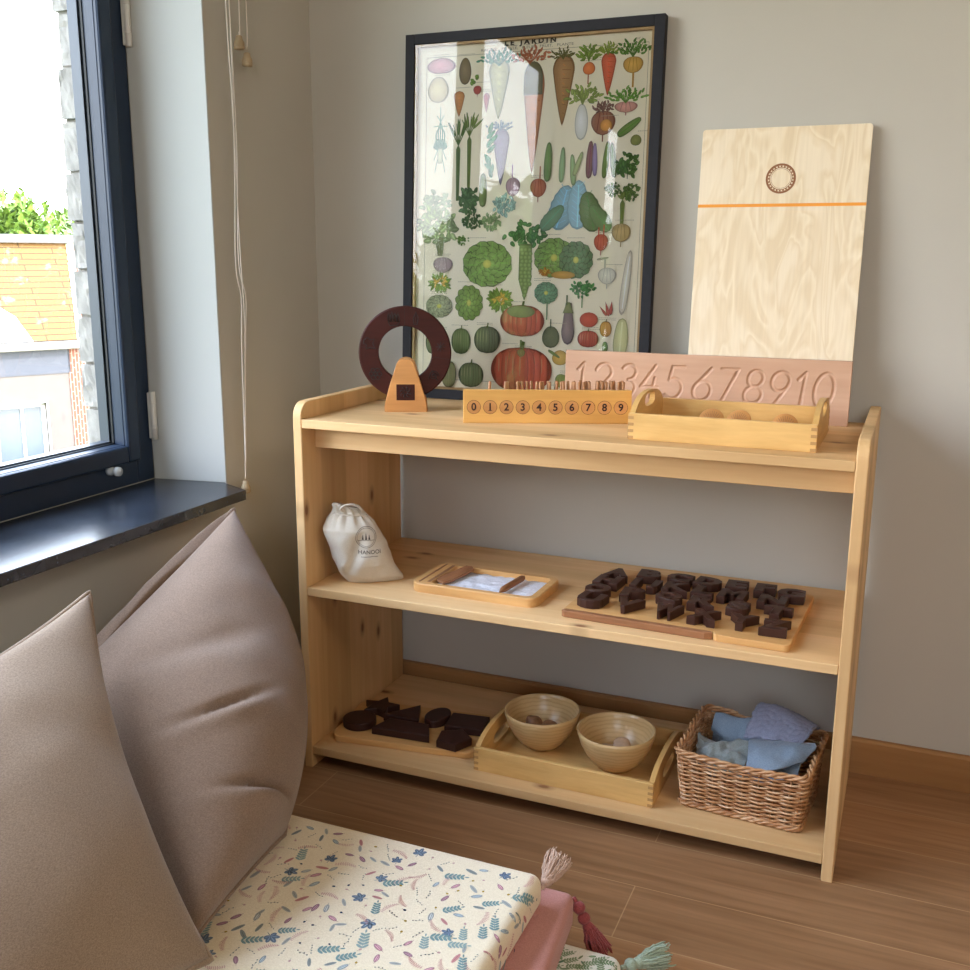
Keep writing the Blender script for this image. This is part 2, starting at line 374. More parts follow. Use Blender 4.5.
M['leafA']=m_leaf('tree_leaves','4c6a22','7c9636'); M['leafB']=m_leaf('hill_leaves','5c7434','7c9048')
M['bark']=plain('bark','6a5844',.9,noise_amt=.2,nscale=8)
M['grass']=m_leaf('grass','35451f','4c5c2c')
# ================================================================ SETTING
XL,YW,ZC=-.194,.4112,2.5
XR,YF=3.3,-4.0
SILL=.544; HEAD=1.96
f=MB(); f.box((XL-.3,YF-.3,-.1),(XR+.3,YW+.3,0),0); struct('floor',f,M['floor'])
f=MB(); f.box((XL-.4,YF-.3,ZC),(XR+.3,YW+.3,ZC+.12),0); struct('ceiling',f,M['ceiling'])
f=MB(); f.box((XL-.26,YW,0),(XR+.2,YW+.2,ZC),0); struct('wall_back',f,M['wall'])
f=MB(); f.box((XR,YF,0),(XR+.2,YW,ZC),0); struct('wall_right',f,M['wall'])
f=MB(); RW=(1.0,2.2,1.1,2.2)   # unseen opening behind the camera, put in for fill daylight
f.box((XL-.26,YF-.2,0),(RW[0],YF,ZC),0); f.box((RW[1],YF-.2,0),(XR+.2,YF,ZC),0)
f.box((RW[0],YF-.2,0),(RW[1],YF,RW[2]),0); f.box((RW[0],YF-.2,RW[3]),(RW[1],YF,ZC),0)
struct('wall_front',f,M['wall'])
# window wall, with two openings
WIN=[]
f=MB(); XO=XL-.256
f.box((XO,YF,0),(XL,YW,SILL-.02),0)
f.box((XO,YF,HEAD),(XL,YW,ZC),0)
f.prism([(XL,YW),(XL,.055),(-.348,.030),(-.402,.030),(-.402,YW)],SILL-.02,HEAD)
f.box((XL-.208,-1.86,SILL-.02),(XL,-1.66,HEAD),0); f.box((XL-.208,YF,SILL-.02),(XL,-2.80,HEAD),0); f.box((-.402,-1.66,SILL-.02),(-.3485,.03,SILL),0); f.box((-.402,-2.8,SILL-.02),(-.3485,-1.86,SILL),0)
struct('wall_left',f,M['wall'])
f=MB(); f.prism([(-.1945,.0545),(-.348,.0295),(-.348,.0275),(-.1945,.0525)],SILL,HEAD); f.box((-.348,-1.655,HEAD-.004),(-.196,.03,HEAD),0)
struct('trim_1',f,M['reveal'])
# rough stone blocks of the outer jamb
f=MB(); z=SILL-.3; random.seed(3)
while z<HEAD+.1:
    h=.088+random.uniform(-.004,.004); k=bmesh.new(); bmesh.ops.create_cube(k,size=1)
    x1=-.452-random.uniform(-.004,.006); y0=-.030-random.uniform(0,.008)
    for v in k.verts: v.co=Vector((( -.402+x1)/2+v.co.x*(-.402-x1),(y0+.3)/2+v.co.y*(.3-y0), z+h/2+v.co.z*(h-.004)))
    bmesh.ops.subdivide_edges(k,edges=k.edges[:],cuts=7,use_grid_fill=True)
    for v in k.verts:
        q=noise.noise(v.co*45+Vector((z*9,0,0)))*.0035+noise.noise(v.co*120)*.0016
        v.co+=Vector((-q,-abs(q)*1.2,q*.5))
    f.bm(k,False); k.free(); z+=h+.002
f.box((-.4505,-.0285,SILL-.3),(-.4025,.3,HEAD+.1),0,mi=1)
struct('trim_2',f,[M['block'],M['mortar']])
# skirting boards
f=MB(); f.prism([(.398,0),(YW,0),(YW,.0705),(.402,.0705),(.398,.066)],XL+.013,XR,axis='x'); struct('baseboard_back',f,M['skirting'])
f=MB(); f.prism([(XL,0),(XL+.013,0),(XL+.013,.066),(XL+.009,.0705),(XL,.0705)],YF,YW,axis='y'); struct('baseboard_left',f,M['skirting_y'])
# ---- windows
def window(idx,y1,y0,mull=None):
    w=MB(); xf=-.348; xg=-.376
    def frame(ya,yb,za,zb,t,xa,xb,bev=.003,mb=w):   # rectangular frame of bars of width t
        mb.box((xa,ya,za),(xb,ya+t,zb),bev); mb.box((xa,yb-t,za),(xb,yb,zb),bev)
        mb.box((xa,ya+t,za),(xb,yb-t,za+t),bev); mb.box((xa,ya+t,zb-t),(xb,yb-t,zb),bev)
    frame(y0,y1,SILL,HEAD-.004,.046,-.402,xf)
    root=struct('window_%d'%idx,w,M['navy'])
    leaves=[(y0+.046,y1-.046)] if mull is None else [(y0+.046,mull-.002),(mull+.002,y1-.046)]
    for (a,b) in leaves:
        s=MB(); frame(a,b,SILL+.046,HEAD-.05,.034,-.400,xf+.012,.005,s)
        frame(a+.030,b-.030,SILL+.076,HEAD-.08,.005,-.372,xf+.002,.001,s)
        so=s.build('sash',M['navy'],root)
        g=MB(); frame(a+.034,b-.034,SILL+.080,HEAD-.084,.003,-.3745,-.3700,0,g); g.build('gasket',M['gasket'],so)
        g=MB(); ys,zs=(a+.034,b-.034),(SILL+.08,HEAD-.084)
        g.add([(xg,ys[0],zs[0]),(xg,ys[1],zs[0]),(xg,ys[1],zs[1]),(xg,ys[0],zs[1])],[(0,1,2,3)]); g.build('pane',M['glass'],so)
        g=MB(); frame(a+.034,b-.034,SILL+.08,HEAD-.084,.006,-.400,-.378,0,g); g.build('spacer_bar',M['spacer'],so)
    return root
w1=window(1,.0272,-1.655,-.855)
window(2,-1.863,-2.797,-2.23)
def hinge(z,h=.075):
    m=MB(); m.tube([(-.337,.022,z-h/2),(-.337,.022,z+h/2)],.0062,12)
    m.box((-.346,.0165,z-h/2+.002),(-.335,.0265,z+h/2-.002),.001)
    for q in (-.26,.26): m.tube([(-.337,.022,z+q*h-.001),(-.337,.022,z+q*h+.001)],.0068,12)
    m.build('hinge',M['white_plastic'],w1)
hinge(.672,.095); hinge(1.40,.095)
m=MB(); m.lathe([(0,0),(.009,0),(.0085,.008),(.006,.011),(.006,.016),(.009,.018),(.0085,.026),(0,.028)],20,Matrix.Translation((-.348,-.098,.583))@Matrix.Rotation(PI/2,4,'Y'))
m.build('catch_knob',M['knob_plastic'],w1)
# rear window, added out of view to let in fill light
f=MB(); 
for a,b in (((RW[0],YF-.08,RW[2]),(RW[0]+.06,YF-.03,RW[3])),((RW[1]-.06,YF-.08,RW[2]),(RW[1],YF-.03,RW[3])),((RW[0]+.06,YF-.08,RW[2]),(RW[1]-.06,YF-.03,RW[2]+.06)),((RW[0]+.06,YF-.08,RW[3]-.06),(RW[1]-.06,YF-.03,RW[3])),((1.57,YF-.08,RW[2]+.06),(1.63,YF-.03,RW[3]-.06))): f.box(a,b,.003)
w3=struct('window_3',f,M['navy'])
g=MB(); g.add([(RW[0]+.05,YF-.06,RW[2]+.05),(RW[1]-.05,YF-.06,RW[2]+.05),(RW[1]-.05,YF-.06,RW[3]-.05),(RW[0]+.05,YF-.06,RW[3]-.05)],[(0,1,2,3)]); g.build('pane',M['glass'],w3)
# ---- sill
f=MB(); f.prism([(-.347,.0270),(-.1955,.0520),(-.1935,.0480),(-.119,.0120),(-.119,-1.74),(-.1935,-1.74),(-.1935,-1.655),(-.347,-1.655)],SILL-.0195,SILL,bev=.0015)
s=f.build('window_sill',M['stone']); tag(s,'polished black speckled stone sill under the blue window frame','window sill')
f=MB(); f.box((-.347,-2.797,SILL-.0195),(-.119,-1.863,SILL),.0015); o=f.build('trim_3',M['stone']); o['kind']='structure'
# ---- blind cords
bl=thing('window_blind','window blind whose pale cords with wooden acorns hang beside the window','blind',(XL,.09,1.98))
f=MB(); f.box((.0005,-1.80,0),(.045,.12,.05),.003); f.build('headrail',M['white_plastic'],bl)
def acorn(parent,x,y,z,s=1):
    m=MB(); m.lathe([(0,0),(.0062*s,.0005),(.0068*s,.003),(.0068*s,.0065),(.0064*s,.0072),(.0068*s,.008),(.0066*s,.013),(.0045*s,.0185),(.0042*s,.0235),(.003*s,.0250),(0,.0252)],20,Matrix.Translation((x,y,z)))
    m.build('wooden_acorn',M['acorn'],parent)
def wob(pts,n=14):
    # Catmull-Rom through control points
    P=[Vector(p) for p in pts]; out=[]
    for i in range(len(P)-1):
        p0,p1,p2,p3=P[max(i-1,0)],P[i],P[i+1],P[min(i+2,len(P)-1)]
        for k in range(n):
            t=k/n; out.append(.5*((2*p1)+(-p0+p2)*t+(2*p0-5*p1+4*p2-p3)*t*t+(-p0+3*p1-3*p2+p3)*t**3))
    out.append(P[-1]); return out
XC=-.168
def blind_cord(label,strands,ac):
    off=Vector(bl.location)
    m=MB()
    for st in strands: m.tube([p-off for p in wob([(XC+dx,y,z) for (y,z,dx) in st])],.0011,6)
    t=m.build('cord',M['cord'],bl); t['label']=label
    acorn(t,XC-off.x,ac[0]-off.y,ac[1]-off.z,ac[2])
blind_cord('long looped blind cord ending in a wooden acorn at the black sill corner',
  [[(.085,1.98,0),(.0885,1.43,0),(.0950,1.20,0),(.0870,.972,-.004),(.0965,.90,-.002),(.088,.80,0),(.0835,.60,0),(.0800,.548,0)],
   [(.088,1.98,.003),(.0960,1.43,.002),(.0985,1.18,.002),(.0910,.972,0),(.1080,.905,0),(.1030,.83,0),(.0930,.72,0),(.0860,.60,0),(.0805,.548,0)],
   [(.091,1.98,.004),(.0985,1.43,0),(.0975,1.18,-.001),(.0930,1.00,.003),(.0950,.93,.003),(.0980,.85,.002),(.0880,.70,.002),(.0805,.548,0)]],(.0800,.5190,1.35))
blind_cord('short blind cord, its wooden acorn the higher of the two near the ceiling side',[[(.128,1.98,0),(.1285,1.44,0),(.1240,1.383,0)]],(.1235,1.3530,1.45))
blind_cord('short blind cord, its wooden acorn the lower of the two hanging side by side',[[(.150,1.98,0),(.1508,1.44,0),(.1465,1.358,0)]],(.1465,1.3270,1.45))
# ================================================================ OUTSIDE
P0=Vector((-16,16.024,0)); ang=math.atan2(-.893,-.45)   # local +x runs left along the facade
b=thing('neighbouring_house','grey rendered house with mossy orange tiled roof seen through the window','house',(P0.x,P0.y,-6),ang)
EZ=-.89+6; RZ=1.25+6
# facade local: x=s, y=outwards? rotate: local y = (.893,-.45) is towards us when negated
def fac(s,d,z): return (s,-d,z)     # d = distance behind the facade
SG=1 if (Matrix.Rotation(ang,3,'Z')@Vector((0,1,0))).dot(Vector((.893,-.45,0)))>0 else -1
def F3(s,d,z): return (s,-SG*d,z)
def fbox(m,s0,s1,d0,d1,z0,z1,bev=0,mi=0):
    a=F3(s0,d0,z0); c=F3(s1,d1,z1); m.box([min(a[i],c[i]) for i in range(3)],[max(a[i],c[i]) for i in range(3)],bev,mi=mi)
m=MB(); W0,W1,WZ=1.9,.80,3.80
fbox(m,.30,.82,0,.3,0,EZ-.7); fbox(m,1.9,8,0,.3,0,EZ-.7); fbox(m,.82,1.9,0,.3,WZ,EZ-.7); fbox(m,.82,1.9,0,.3,0,2.3)
fbox(m,.30,8,.3,3,0,EZ-.1)
m.build('wall',M['render_grey'],b)
m=MB(); fbox(m,.26,8,-.02,.25,EZ-.7,EZ-.16); m.build('fascia_band',M['band_grey'],b)
m=MB(); fbox(m,-.11,.30,-.02,3,0,EZ-.05); m.build('brick_pier',M['brick'],b)
m=MB(); fbox(m,-.05,8,-.22,.02,EZ-.17,EZ,.03); m.build('gutter',M['zinc'],b)
m=MB(); V=[F3(0,0,EZ),F3(8,0,EZ),F3(8,1.5,RZ),F3(-.43,1.5,RZ)]; 
# roof: own local frame so that tiles lie flat
e1=Vector((1,0,0)); up=(Vector(F3(0,1.5,RZ-EZ))).normalized(); nn=e1.cross(up)
RM=Matrix((( e1.x,up.x,nn.x),(e1.y,up.y,nn.y),(e1.z,up.z,nn.z))).to_4x4(); RM.translation=Vector(F3(0,0,EZ))
LL=math.hypot(1.5,RZ-EZ); rowh=.17; y=0; i=0
while y<LL-.02:
    t0=y/LL; xl=-.43*t0
    m.box((xl+.05,y,-.02),(8,y+rowh*1.08,.035),.008,Matrix.Rotation(-.10*1,4,'X') if False else None); 
    for v in range(-1,0): pass
    y+=rowh; i+=1
o=m.build('tiled_roof',M['tiles'],b); o.matrix_local=RM
m=MB(); fbox(m,-.55,8,1.3,1.7,RZ-.06,RZ+.13,.02); m.build('ridge',M['zinc_dark'],b)
m=MB(); m.add([F3(.06,-.02,EZ+.02),F3(-.37,1.45,RZ),F3(-.52,1.45,RZ),F3(-.06,-.02,EZ+.02),F3(.06,0,EZ-.1),F3(-.37,1.5,RZ-.15),F3(-.52,1.5,RZ-.15),F3(-.06,0,EZ-.1)],[(0,1,2,3),(4,7,6,5),(0,3,7,4),(1,5,6,2),(0,4,5,1),(3,2,6,7)],mi=0); m.build('verge_flashing',M['dormer_white'],b)
m=MB(); m.add([F3(-.06,.05,EZ-.1),F3(-.52,1.5,RZ-.12),F3(-.85,1.5,RZ-.12),F3(-.36,.05,EZ-.1),F3(-.06,.3,0),F3(-.52,1.75,0),F3(-.85,1.75,0),F3(-.36,.3,0)],[(0,1,2,3),(3,2,6,7),(0,3,7,4),(0,4,5,1)]); m.build('gable_parapet',M['brick'],b)
# dormer
m=MB(); m.add([F3(s,d,z) for s,d,z in [(1.0,-.05,EZ+.02),(1.32,-.05,EZ+.55),(1.75,-.05,EZ+.85),(2.6,-.05,EZ+.85),(2.6,-.05,EZ+.02),(1.0,.9,EZ+.02),(1.32,.9,EZ+.55),(1.75,.9,EZ+.85),(2.6,.9,EZ+.85),(2.6,.9,EZ+.02)]],
  [(0,1,2,3,4),(5,9,8,7,6),(0,5,6,1),(1,6,7,2),(2,7,8,3),(3,8,9,4)]); m.build('dormer',M['dormer_white'],b)
# window of the house
m=MB(); fbox(m,.82,.90,.16,.24,2.3,WZ-.02); fbox(m,1.28,1.34,.16,.24,2.3,WZ-.02); fbox(m,1.82,1.9,.16,.24,2.3,WZ-.02); fbox(m,.82,1.9,.16,.24,WZ-.1,WZ)
fbox(m,.80,.83,-.03,.02,2.3,WZ+.03); fbox(m,.80,1.92,-.03,.02,WZ,WZ+.04)
wf=m.build('window',M['dormer_white'],b)
m=MB(); fbox(m,.82,1.9,.2,.22,2.3,WZ-.05); m.build('pane',M['window_dark'],wf)
f=MB(); f.add([(-120,-120,-6),(-.6,-120,-6),(-.6,120,-6),(-120,120,-6)],[(0,3,2,1)]); o=f.build('grass_field',M['grass']); o['kind']='structure'
def tree(name,label,loc,R,H,hw,n,leaf,mt,seed,group=None,trunk=True,cat='tree'):
    t=thing(name,label,cat,loc,0,group); rd=random.Random(seed); m=MB()
    cl=[(rd.uniform(-1,1)*R[0]*.7,rd.uniform(-1,1)*R[1]*.7,H+rd.uniform(-1,1)*R[2]*.7,rd.uniform(.28,.5)) for _ in range(26)]
    for i in range(n):
        c=rd.choice(cl); 
        while True:
            p=Vector((rd.uniform(-1,1),rd.uniform(-1,1),rd.uniform(-1,1)))
            if p.length<1: break
        p=p.normalized()*(p.length**.4)
        p=Vector((c[0]+p.x*R[0]*c[3],c[1]+p.y*R[1]*c[3],c[2]+p.z*R[2]*c[3]))
        q=Matrix.Rotation(rd.uniform(0,6.3),4,'Z')@Matrix.Rotation(rd.uniform(-1.2,1.2),4,'X')
        s=leaf*rd.uniform(.6,1.3)
        m.add([p+q@Vector(v) for v in ((-s*.5,0,0),(0,-s,0.1*s),(s*.5,0,0),(0,s,-.1*s))],[(0,1,2,3)])
    m.build('foliage',mt,t)
    if trunk:
        m=MB(); m.tube([(0,0,0),(.05,0,H*.5),(0,.05,H)],[.22,.17,.08],10); 
        for k in range(7):
            a=rd.uniform(0,6.3); m.tube([(0,0,H*.55+k*.1*H*.4),(math.cos(a)*R[0]*.5,math.sin(a)*R[1]*.5,H+rd.uniform(-.3,.5)*R[2])],[.08,.02],6)
        m.build('trunk',M['bark'],t)
tree('tree','pale green tree rising above the ridge at the far left of the window','tree' and (-30,26.0,-6),(2.2,2.2,2.3),7.0,0,7000,.2,M['leafA'],4)
tree('hedge','low band of green treetops behind the house roof','tree' and (-34,33.5,-6),(3.2,5.2,2.4),6.9,0,9000,.24,M['leafB'],9,trunk=False,cat='hedge')
tree('tree','tall tree outside, seen mirrored in the picture glass','tree' and (-8.4,-15.5,-6),(2.7,2.4,3.0),6.4,0,8500,.2,M['leafA'],12)
tree('tree','smaller tree outside, mirrored low in the middle of the picture glass','tree' and (-4.75,-11.4,-6),(1.6,1.6,2.2),6.9,0,6500,.2,M['leafB'],15)
# ================================================================ SHELF
D=.389; ZT=.7215; T=.018; Z1,Z2,Z3=.0451,.3704,.6905; TH=.0165
sh=thing('shelving_unit','low open pine shelving unit standing against the back wall','shelf',(.495,D/2,0))
ox,oy=.495,D/2
def sp(x0,x1,r=.028):
    m=MB(); P=[(0-oy,0),(D-oy,0),(D-oy,ZT)]
    for k in range(9):
        a=PI/2+PI/2*k/8; P.append((r-oy+r*math.cos(a), ZT-r+r*math.sin(a)))
    m.prism(P,x0-ox,x1-ox,axis='x',bev=.002); return m
sp(0,T).build('side_panel',M['pine_z'],sh); 
o=sp(.972,.99).build('side_panel',M['pine_z'],sh)
for i,(z) in enumerate((Z1,Z2,Z3)):
    m=MB(); m.box((T-ox+.0002,0.0006-oy,z-TH),(.972-ox-.0002,D-oy-.001,z),.0015); m.build('shelf',M['pine_x'] if i!=1 else M['pine_x2'],sh)
m=MB(); m.box((T-ox+.0002,.045-oy,.632),(.972-ox-.0002,.063-oy,Z3-TH-.0002),.0012); m.build('apron',M['pine_x2'],sh)
# ================================================================ FRAMED PRINT
a_lean=math.atan2(.036,.7205); LP=.7214; WP=.5255
pf=thing('framed_print','large black framed vegetable chart leaning on the wall behind the ring','picture',(.0426,.352,Z3+.0008)); pf.rotation_euler=(-a_lean,0,0)
m=MB(); fw=.0195; dp=.021
for a,b_ in (((0,0,0),(fw,dp,LP)),((WP-fw,0,0),(WP,dp,LP)),((fw,0,0),(WP-fw,dp,fw)),((fw,0,LP-fw),(WP-fw,dp,LP))): m.box(a,b_,.0008)
m.build('frame',M['frame'],pf)
m=MB(); q=fw; w=.005
for a,b_ in (((q,.0045,q),(q+w,.0125,LP-q)),((WP-q-w,.0045,q),(WP-q,.0125,LP-q)),((q+w,.0045,q),(WP-q-w,.0125,q+w)),((q+w,.0045,LP-q-w),(WP-q-w,.0125,LP-q))): m.box(a,b_,.0003)
m.build('spacer',M['spacer_wood'],pf)
m=MB(); m.box((q,.0182,q),(WP-q,.0205,LP-q),0); m.build('backing',M['walnut'],pf)
rd=random.Random(11)
pm=MB(); LAY=[0]
YP=.0134
def pc(h,k=1.0,t=None,f=0):
    c=hexc(h) if isinstance(h,str) else h
    c=[min(.86,x*k) for x in c[:3]]
    if t: c=[c[i]*(1-f)+t[i]*f for i in range(3)]
    return (c[0],c[1],c[2],1)
def nxt():
    LAY[0]+=1; return YP-.0000005*LAY[0]
def poly(P,col,cc=None,ctr=None):
    y=nxt(); n=len(P)
    cx=sum(p[0] for p in P)/n; cz=sum(p[1] for p in P)/n
    if ctr: cx,cz=ctr
    vs=[(cx,y,cz)]+[(p[0],y,p[1]) for p in P]
    cs=[cc or col]+[col]*n
    pm.add(vs,[(0,(i+1)%n+1,i+1) for i in range(n)],col=cs)
def shape(cx,cz,w,h,prof,col,edge=.62,lite=1.35,rotd=0,n=26,ctr=(-.12,.12)):
    cc_=hexc(col) if isinstance(col,str) else col; col=pc(cc_,1,(.55,.46,.27),.17)
    # prof(t) gives half-width at t in [-1,1] (bottom..top)
    P=[]
    for k in range(n): t=-1+2*k/(n-1); P.append((prof(t),t))
    P=P+[(-x,t) for x,t in P[::-1]]
    ca,sa=math.cos(math.radians(rotd)),math.sin(math.radians(rotd))
    R=lambda x,z:(cx+(x*w/2)*ca-(z*h/2)*sa, cz+(x*w/2)*sa+(z*h/2)*ca)
    out=[R(x*1.0,t) for x,t in P]
    poly(out,pc(col,edge)); inn=[R(x*.86-.02,t*.93+.01) for x,t in P]
    poly(inn,pc(col,.95),pc(col,lite),R(*ctr))
ell=lambda t: math.sqrt(max(0,1-t*t))
def line(x0,z0,x1,z1,w,col):
    d=Vector((x1-x0,z1-z0)); 
    if d.length<1e-7: return
    nrm=Vector((-d.y,d.x)).normalized()*w/2
    y=nxt(); pm.add([(x0+nrm.x,y,z0+nrm.y),(x0-nrm.x,y,z0-nrm.y),(x1-nrm.x,y,z1-nrm.y),(x1+nrm.x,y,z1+nrm.y)],[(0,1,2,3)],col=pc(col))
def leafp(x,z,l,w,a,col,k=1.0):
    ca,sa=math.cos(a),math.sin(a); P=[]
    for i in range(12):
        t=2*PI*i/12; u=(1+math.cos(t))/2*l; v=math.sin(t)*w/2*(1.15-.5*u/l); P.append((x+u*ca-v*sa,z+u*sa+v*ca))
    poly(P,pc(col,.68*k),pc(col,1.25*k))
    line(x,z,x+l*.9*ca,z+l*.9*sa,w*.08,pc(col,1.6*k))
def veg(kind,u,v,w,h,c,a):
    m_=.001; u*=m_; v*=m_; w*=m_; h*=m_; G='5c7a34'
    if kind=='blob': shape(u,v,w,h,lambda t:ell(t)*(1-.08*t),c,rotd=a)
    elif kind=='cut': shape(u,v,w,h,ell,c,.8,1.25)
    elif kind=='bulb':
        shape(u,v,w,h,lambda t:ell(t)*(1+.15*t) if t>-.85 else ell(-.85)*(t+1)/.15*.87,c); 
        for k in (-.5,0,.45): line(u+k*w*.5,v-h*.34,u+k*w*.3,v+h*.42,w*.03,pc(c,.7))
        line(u,v-h*.5,u,v-h*.75,w*.05,pc(c,.7))
    elif kind=='root':
        shape(u,v,w,h,lambda t:(min(1,(t+1)/1.55)**.75)*(ell((t-.55)/.45) if t>.55 else 1),c,ctr=(-.1,.5))
        for k in range(7):
            zz=v+h*(.4-.12*k); ww=w*.42*max(.12,(1-.13*k)); line(u-ww*.2,zz,u+ww*.9,zz-.001,h*.006,pc(c,.62))
        for k in range(5): 
            zz=v+h*(.36-.13*k); line(u-w*.04,zz,u+w*.06,zz-h*.03,w*.05,pc(c,1.7))
    elif kind=='roottop': shape(u,v,w,h,lambda t:ell(max(0,t))*.95 if t>0 else .95,c,.8,1.2)
    elif kind=='tail': line(u,v-h/2,u,v+h/2,w*.6,c)
    elif kind=='crown':
        n=9
        for k in range(n):
            aa=PI/2+(k-(n-1)/2)*.28; l=h*(.75+.35*rd.random()); line(u,v-h/2,u+math.cos(aa)*l*.7*w/h*.6,v-h/2+l*.8,h*.05,pc(c,.75))
            for j in range(4): leafp(u+math.cos(aa)*l*(.35+.18*j)*min(1.6,w/h),v-h/2+math.sin(aa)*l*(.35+.18*j),h*.34,h*.17,aa+rd.uniform(-.9,.9),c,rd.uniform(.75,1.25))
    elif kind=='leaf':
        for k in range(5): leafp(u+rd.uniform(-.2,.2)*w,v-h/2+k*h*.16,h*.4,w*.35,PI/2+rd.uniform(-1.1,1.1),c,rd.uniform(.8,1.2))
    elif kind=='leek':
        for k in range(11):
            aa=PI/2+(k-5)*.27; px,pz=u,v-h*.25; L_=h*(.5 if abs(k-5)>2 else .68)
            for j in range(7):
                a2=aa-(k-5)*.14*j*.9*(1); qx=px+math.cos(a2)*L_/6*(w/h+.25); qz=pz+math.sin(a2)*L_/6-(abs(k-5)*.0006*j)
                line(px,pz,qx,qz,.0035*(1-j*.1),pc(c,.8+.05*j)); px,pz=qx,qz
        shape(u,v-h*.36,w*.16,h*.28,lambda t:1-.2*abs(t),'c8ccb0')
    elif kind=='stalk':
        for k in range(6):
            dx=(k-2.5)*w*.05; line(u+dx*.6,v-h*.48,u+dx,v+h*.12,w*.055,pc(c,.7+.12*(k%3)))
            aa=PI/2+(k-2.5)*.2; line(u+dx,v+h*.12,u+dx+math.cos(aa)*h*.28,v+h*.12+math.sin(aa)*h*.3,w*.06,pc(c,.8))
            leafp(u+dx+math.cos(aa)*h*.15,v+h*.12+math.sin(aa)*h*.16,h*.2,w*.16,aa+rd.uniform(-.4,.4),c,rd.uniform(.8,1.2))
    elif kind=='bush':
        for k in range(60):
            r=math.sqrt(rd.random()); t=rd.random()*6.28; x=u+r*math.cos(t)*w*.42; z=v+r*math.sin(t)*h*.42
            leafp(x,z,min(w,h)*.22,min(w,h)*.16,rd.random()*6.28,c,rd.uniform(.6,1.3))
        line(u,v-h*.55,u,v,w*.03,pc(c,.6))
    elif kind=='cab':
        for ring,nn,k0 in ((1.15,12,.62),(.86,10,.8),(.56,8,1.0),(.28,6,1.25)):
            for k in range(nn):
                t=6.28*k/nn+ring*3; x=u+math.cos(t)*w*.30*ring; z=v+math.sin(t)*h*.30*ring
                shape(x,z,w*.36*(ring*.42+.40),h*.38*(ring*.42+.40),lambda s:ell(s)*(1+.10*math.sin(s*14)),c,k0*.5,k0*1.35,rotd=math.degrees(t)-90,n=12)
                line(u+math.cos(t)*w*.1*ring,v+math.sin(t)*h*.1*ring,x+math.cos(t)*w*.14,z+math.sin(t)*h*.14,w*.012,pc(c,1.5))
        shape(u,v,w*.16,h*.18,ell,'c8c860',.8,1.2)
    elif kind=='endive':
        for k in range(60):
            t=rd.random()*6.28; r=rd.uniform(.1,.75); leafp(u+math.cos(t)*w*.3*r,v+math.sin(t)*h*.3*r,w*.22,h*.16,t+rd.uniform(-.3,.3),c,rd.uniform(.7,1.25))
        for k in range(14): leafp(u+rd.uniform(-.15,.15)*w,v+rd.uniform(-.1,.2)*h,w*.14,h*.12,rd.random()*6.28,'d8b050',rd.uniform(.8,1.2))
    elif kind=='sprout':
        shape(u,v,w,h,lambda t:min(1,(t+1.05)*1.3)*.9,c,.55,.8)
        for j in range(13):
            for k in (-1,0,1):
                if j<3 and k: continue
                shape(u+k*w*.28+(j%2)*w*.06,v-h*.42+j*h*.068,w*.3,w*.3,ell,c,.75,1.6,n=10)
    elif kind=='bigleaf':
        shape(u,v,w,h,lambda t:ell(t)*(1-.15*t)*(1+.04*math.sin(t*18)),c,.72,1.2,rotd=a)
        ca,sa=math.cos(math.radians(a+90)),math.sin(math.radians(a+90))
        line(u-ca*h*.45,v-sa*h*.45,u+ca*h*.4,v+sa*h*.4,w*.05,pc(c,1.6))
        for k in range(-3,4):
            bx,bz=u+ca*h*.12*k,v+sa*h*.12*k
            for s in (-1,1): line(bx,bz,bx+math.cos(math.radians(a+90)+s*.9)*w*.36,bz+math.sin(math.radians(a+90)+s*.9)*w*.36,w*.02,pc(c,1.4))
    elif kind=='pod':
        big=max(w,h)
        shape(u,v,min(w,h) if abs(a)>50 else h, big if abs(a)<=50 else big, lambda t:ell(t)**.7*(1-.15*t),c,rotd=(a-90))
        ca,sa=math.cos(math.radians(a)),math.sin(math.radians(a)); line(u-ca*big*.4,v-sa*big*.4,u+ca*big*.4,v+sa*big*.4,min(w,h)*.1,pc(c,1.5))
    elif kind=='chili': shape(u,v,w,h,lambda t:ell((t-.3)/.7)*.9 if t>.3 else (t+1)/1.3*.9,c,rotd=a+180)
    elif kind=='eggp':
        shape(u,v,w,h,lambda t:ell((t+.35)/.65) if t<-.35 else 1-.55*(t+.35)/1.35,c,.6,1.8,ctr=(-.25,-.2))
        shape(u-w*.02,v+h*.38,w*.6,h*.26,lambda t:.9-.5*t,'66743c')
    elif kind=='ribbed':
        shape(u,v,w,h,lambda t:ell(t)**.85,c,.42,.6)
        nr=7
        for k in [0,6,1,5,2,4,3]:
            x=(k-3)/3.6; shape(u+x*w*.42,v,w*.2*(1.25-abs(x)*.55),h*.97*math.sqrt(1-x*x*.55),lambda t:ell(t)**.8,c,.72,1.35,n=14,ctr=(-.15,.3))
            shape(u+x*w*.42-w*.02,v+h*.1,w*.03,h*.5*math.sqrt(1-x*x*.7),ell,pc(c,1.0,hexc('e8d8a0'),.25),.9,1.1,n=8)
        line(u,v+h*.42,u+w*.03,v+h*.62,max(.0015,w*.05),'5c6a34')
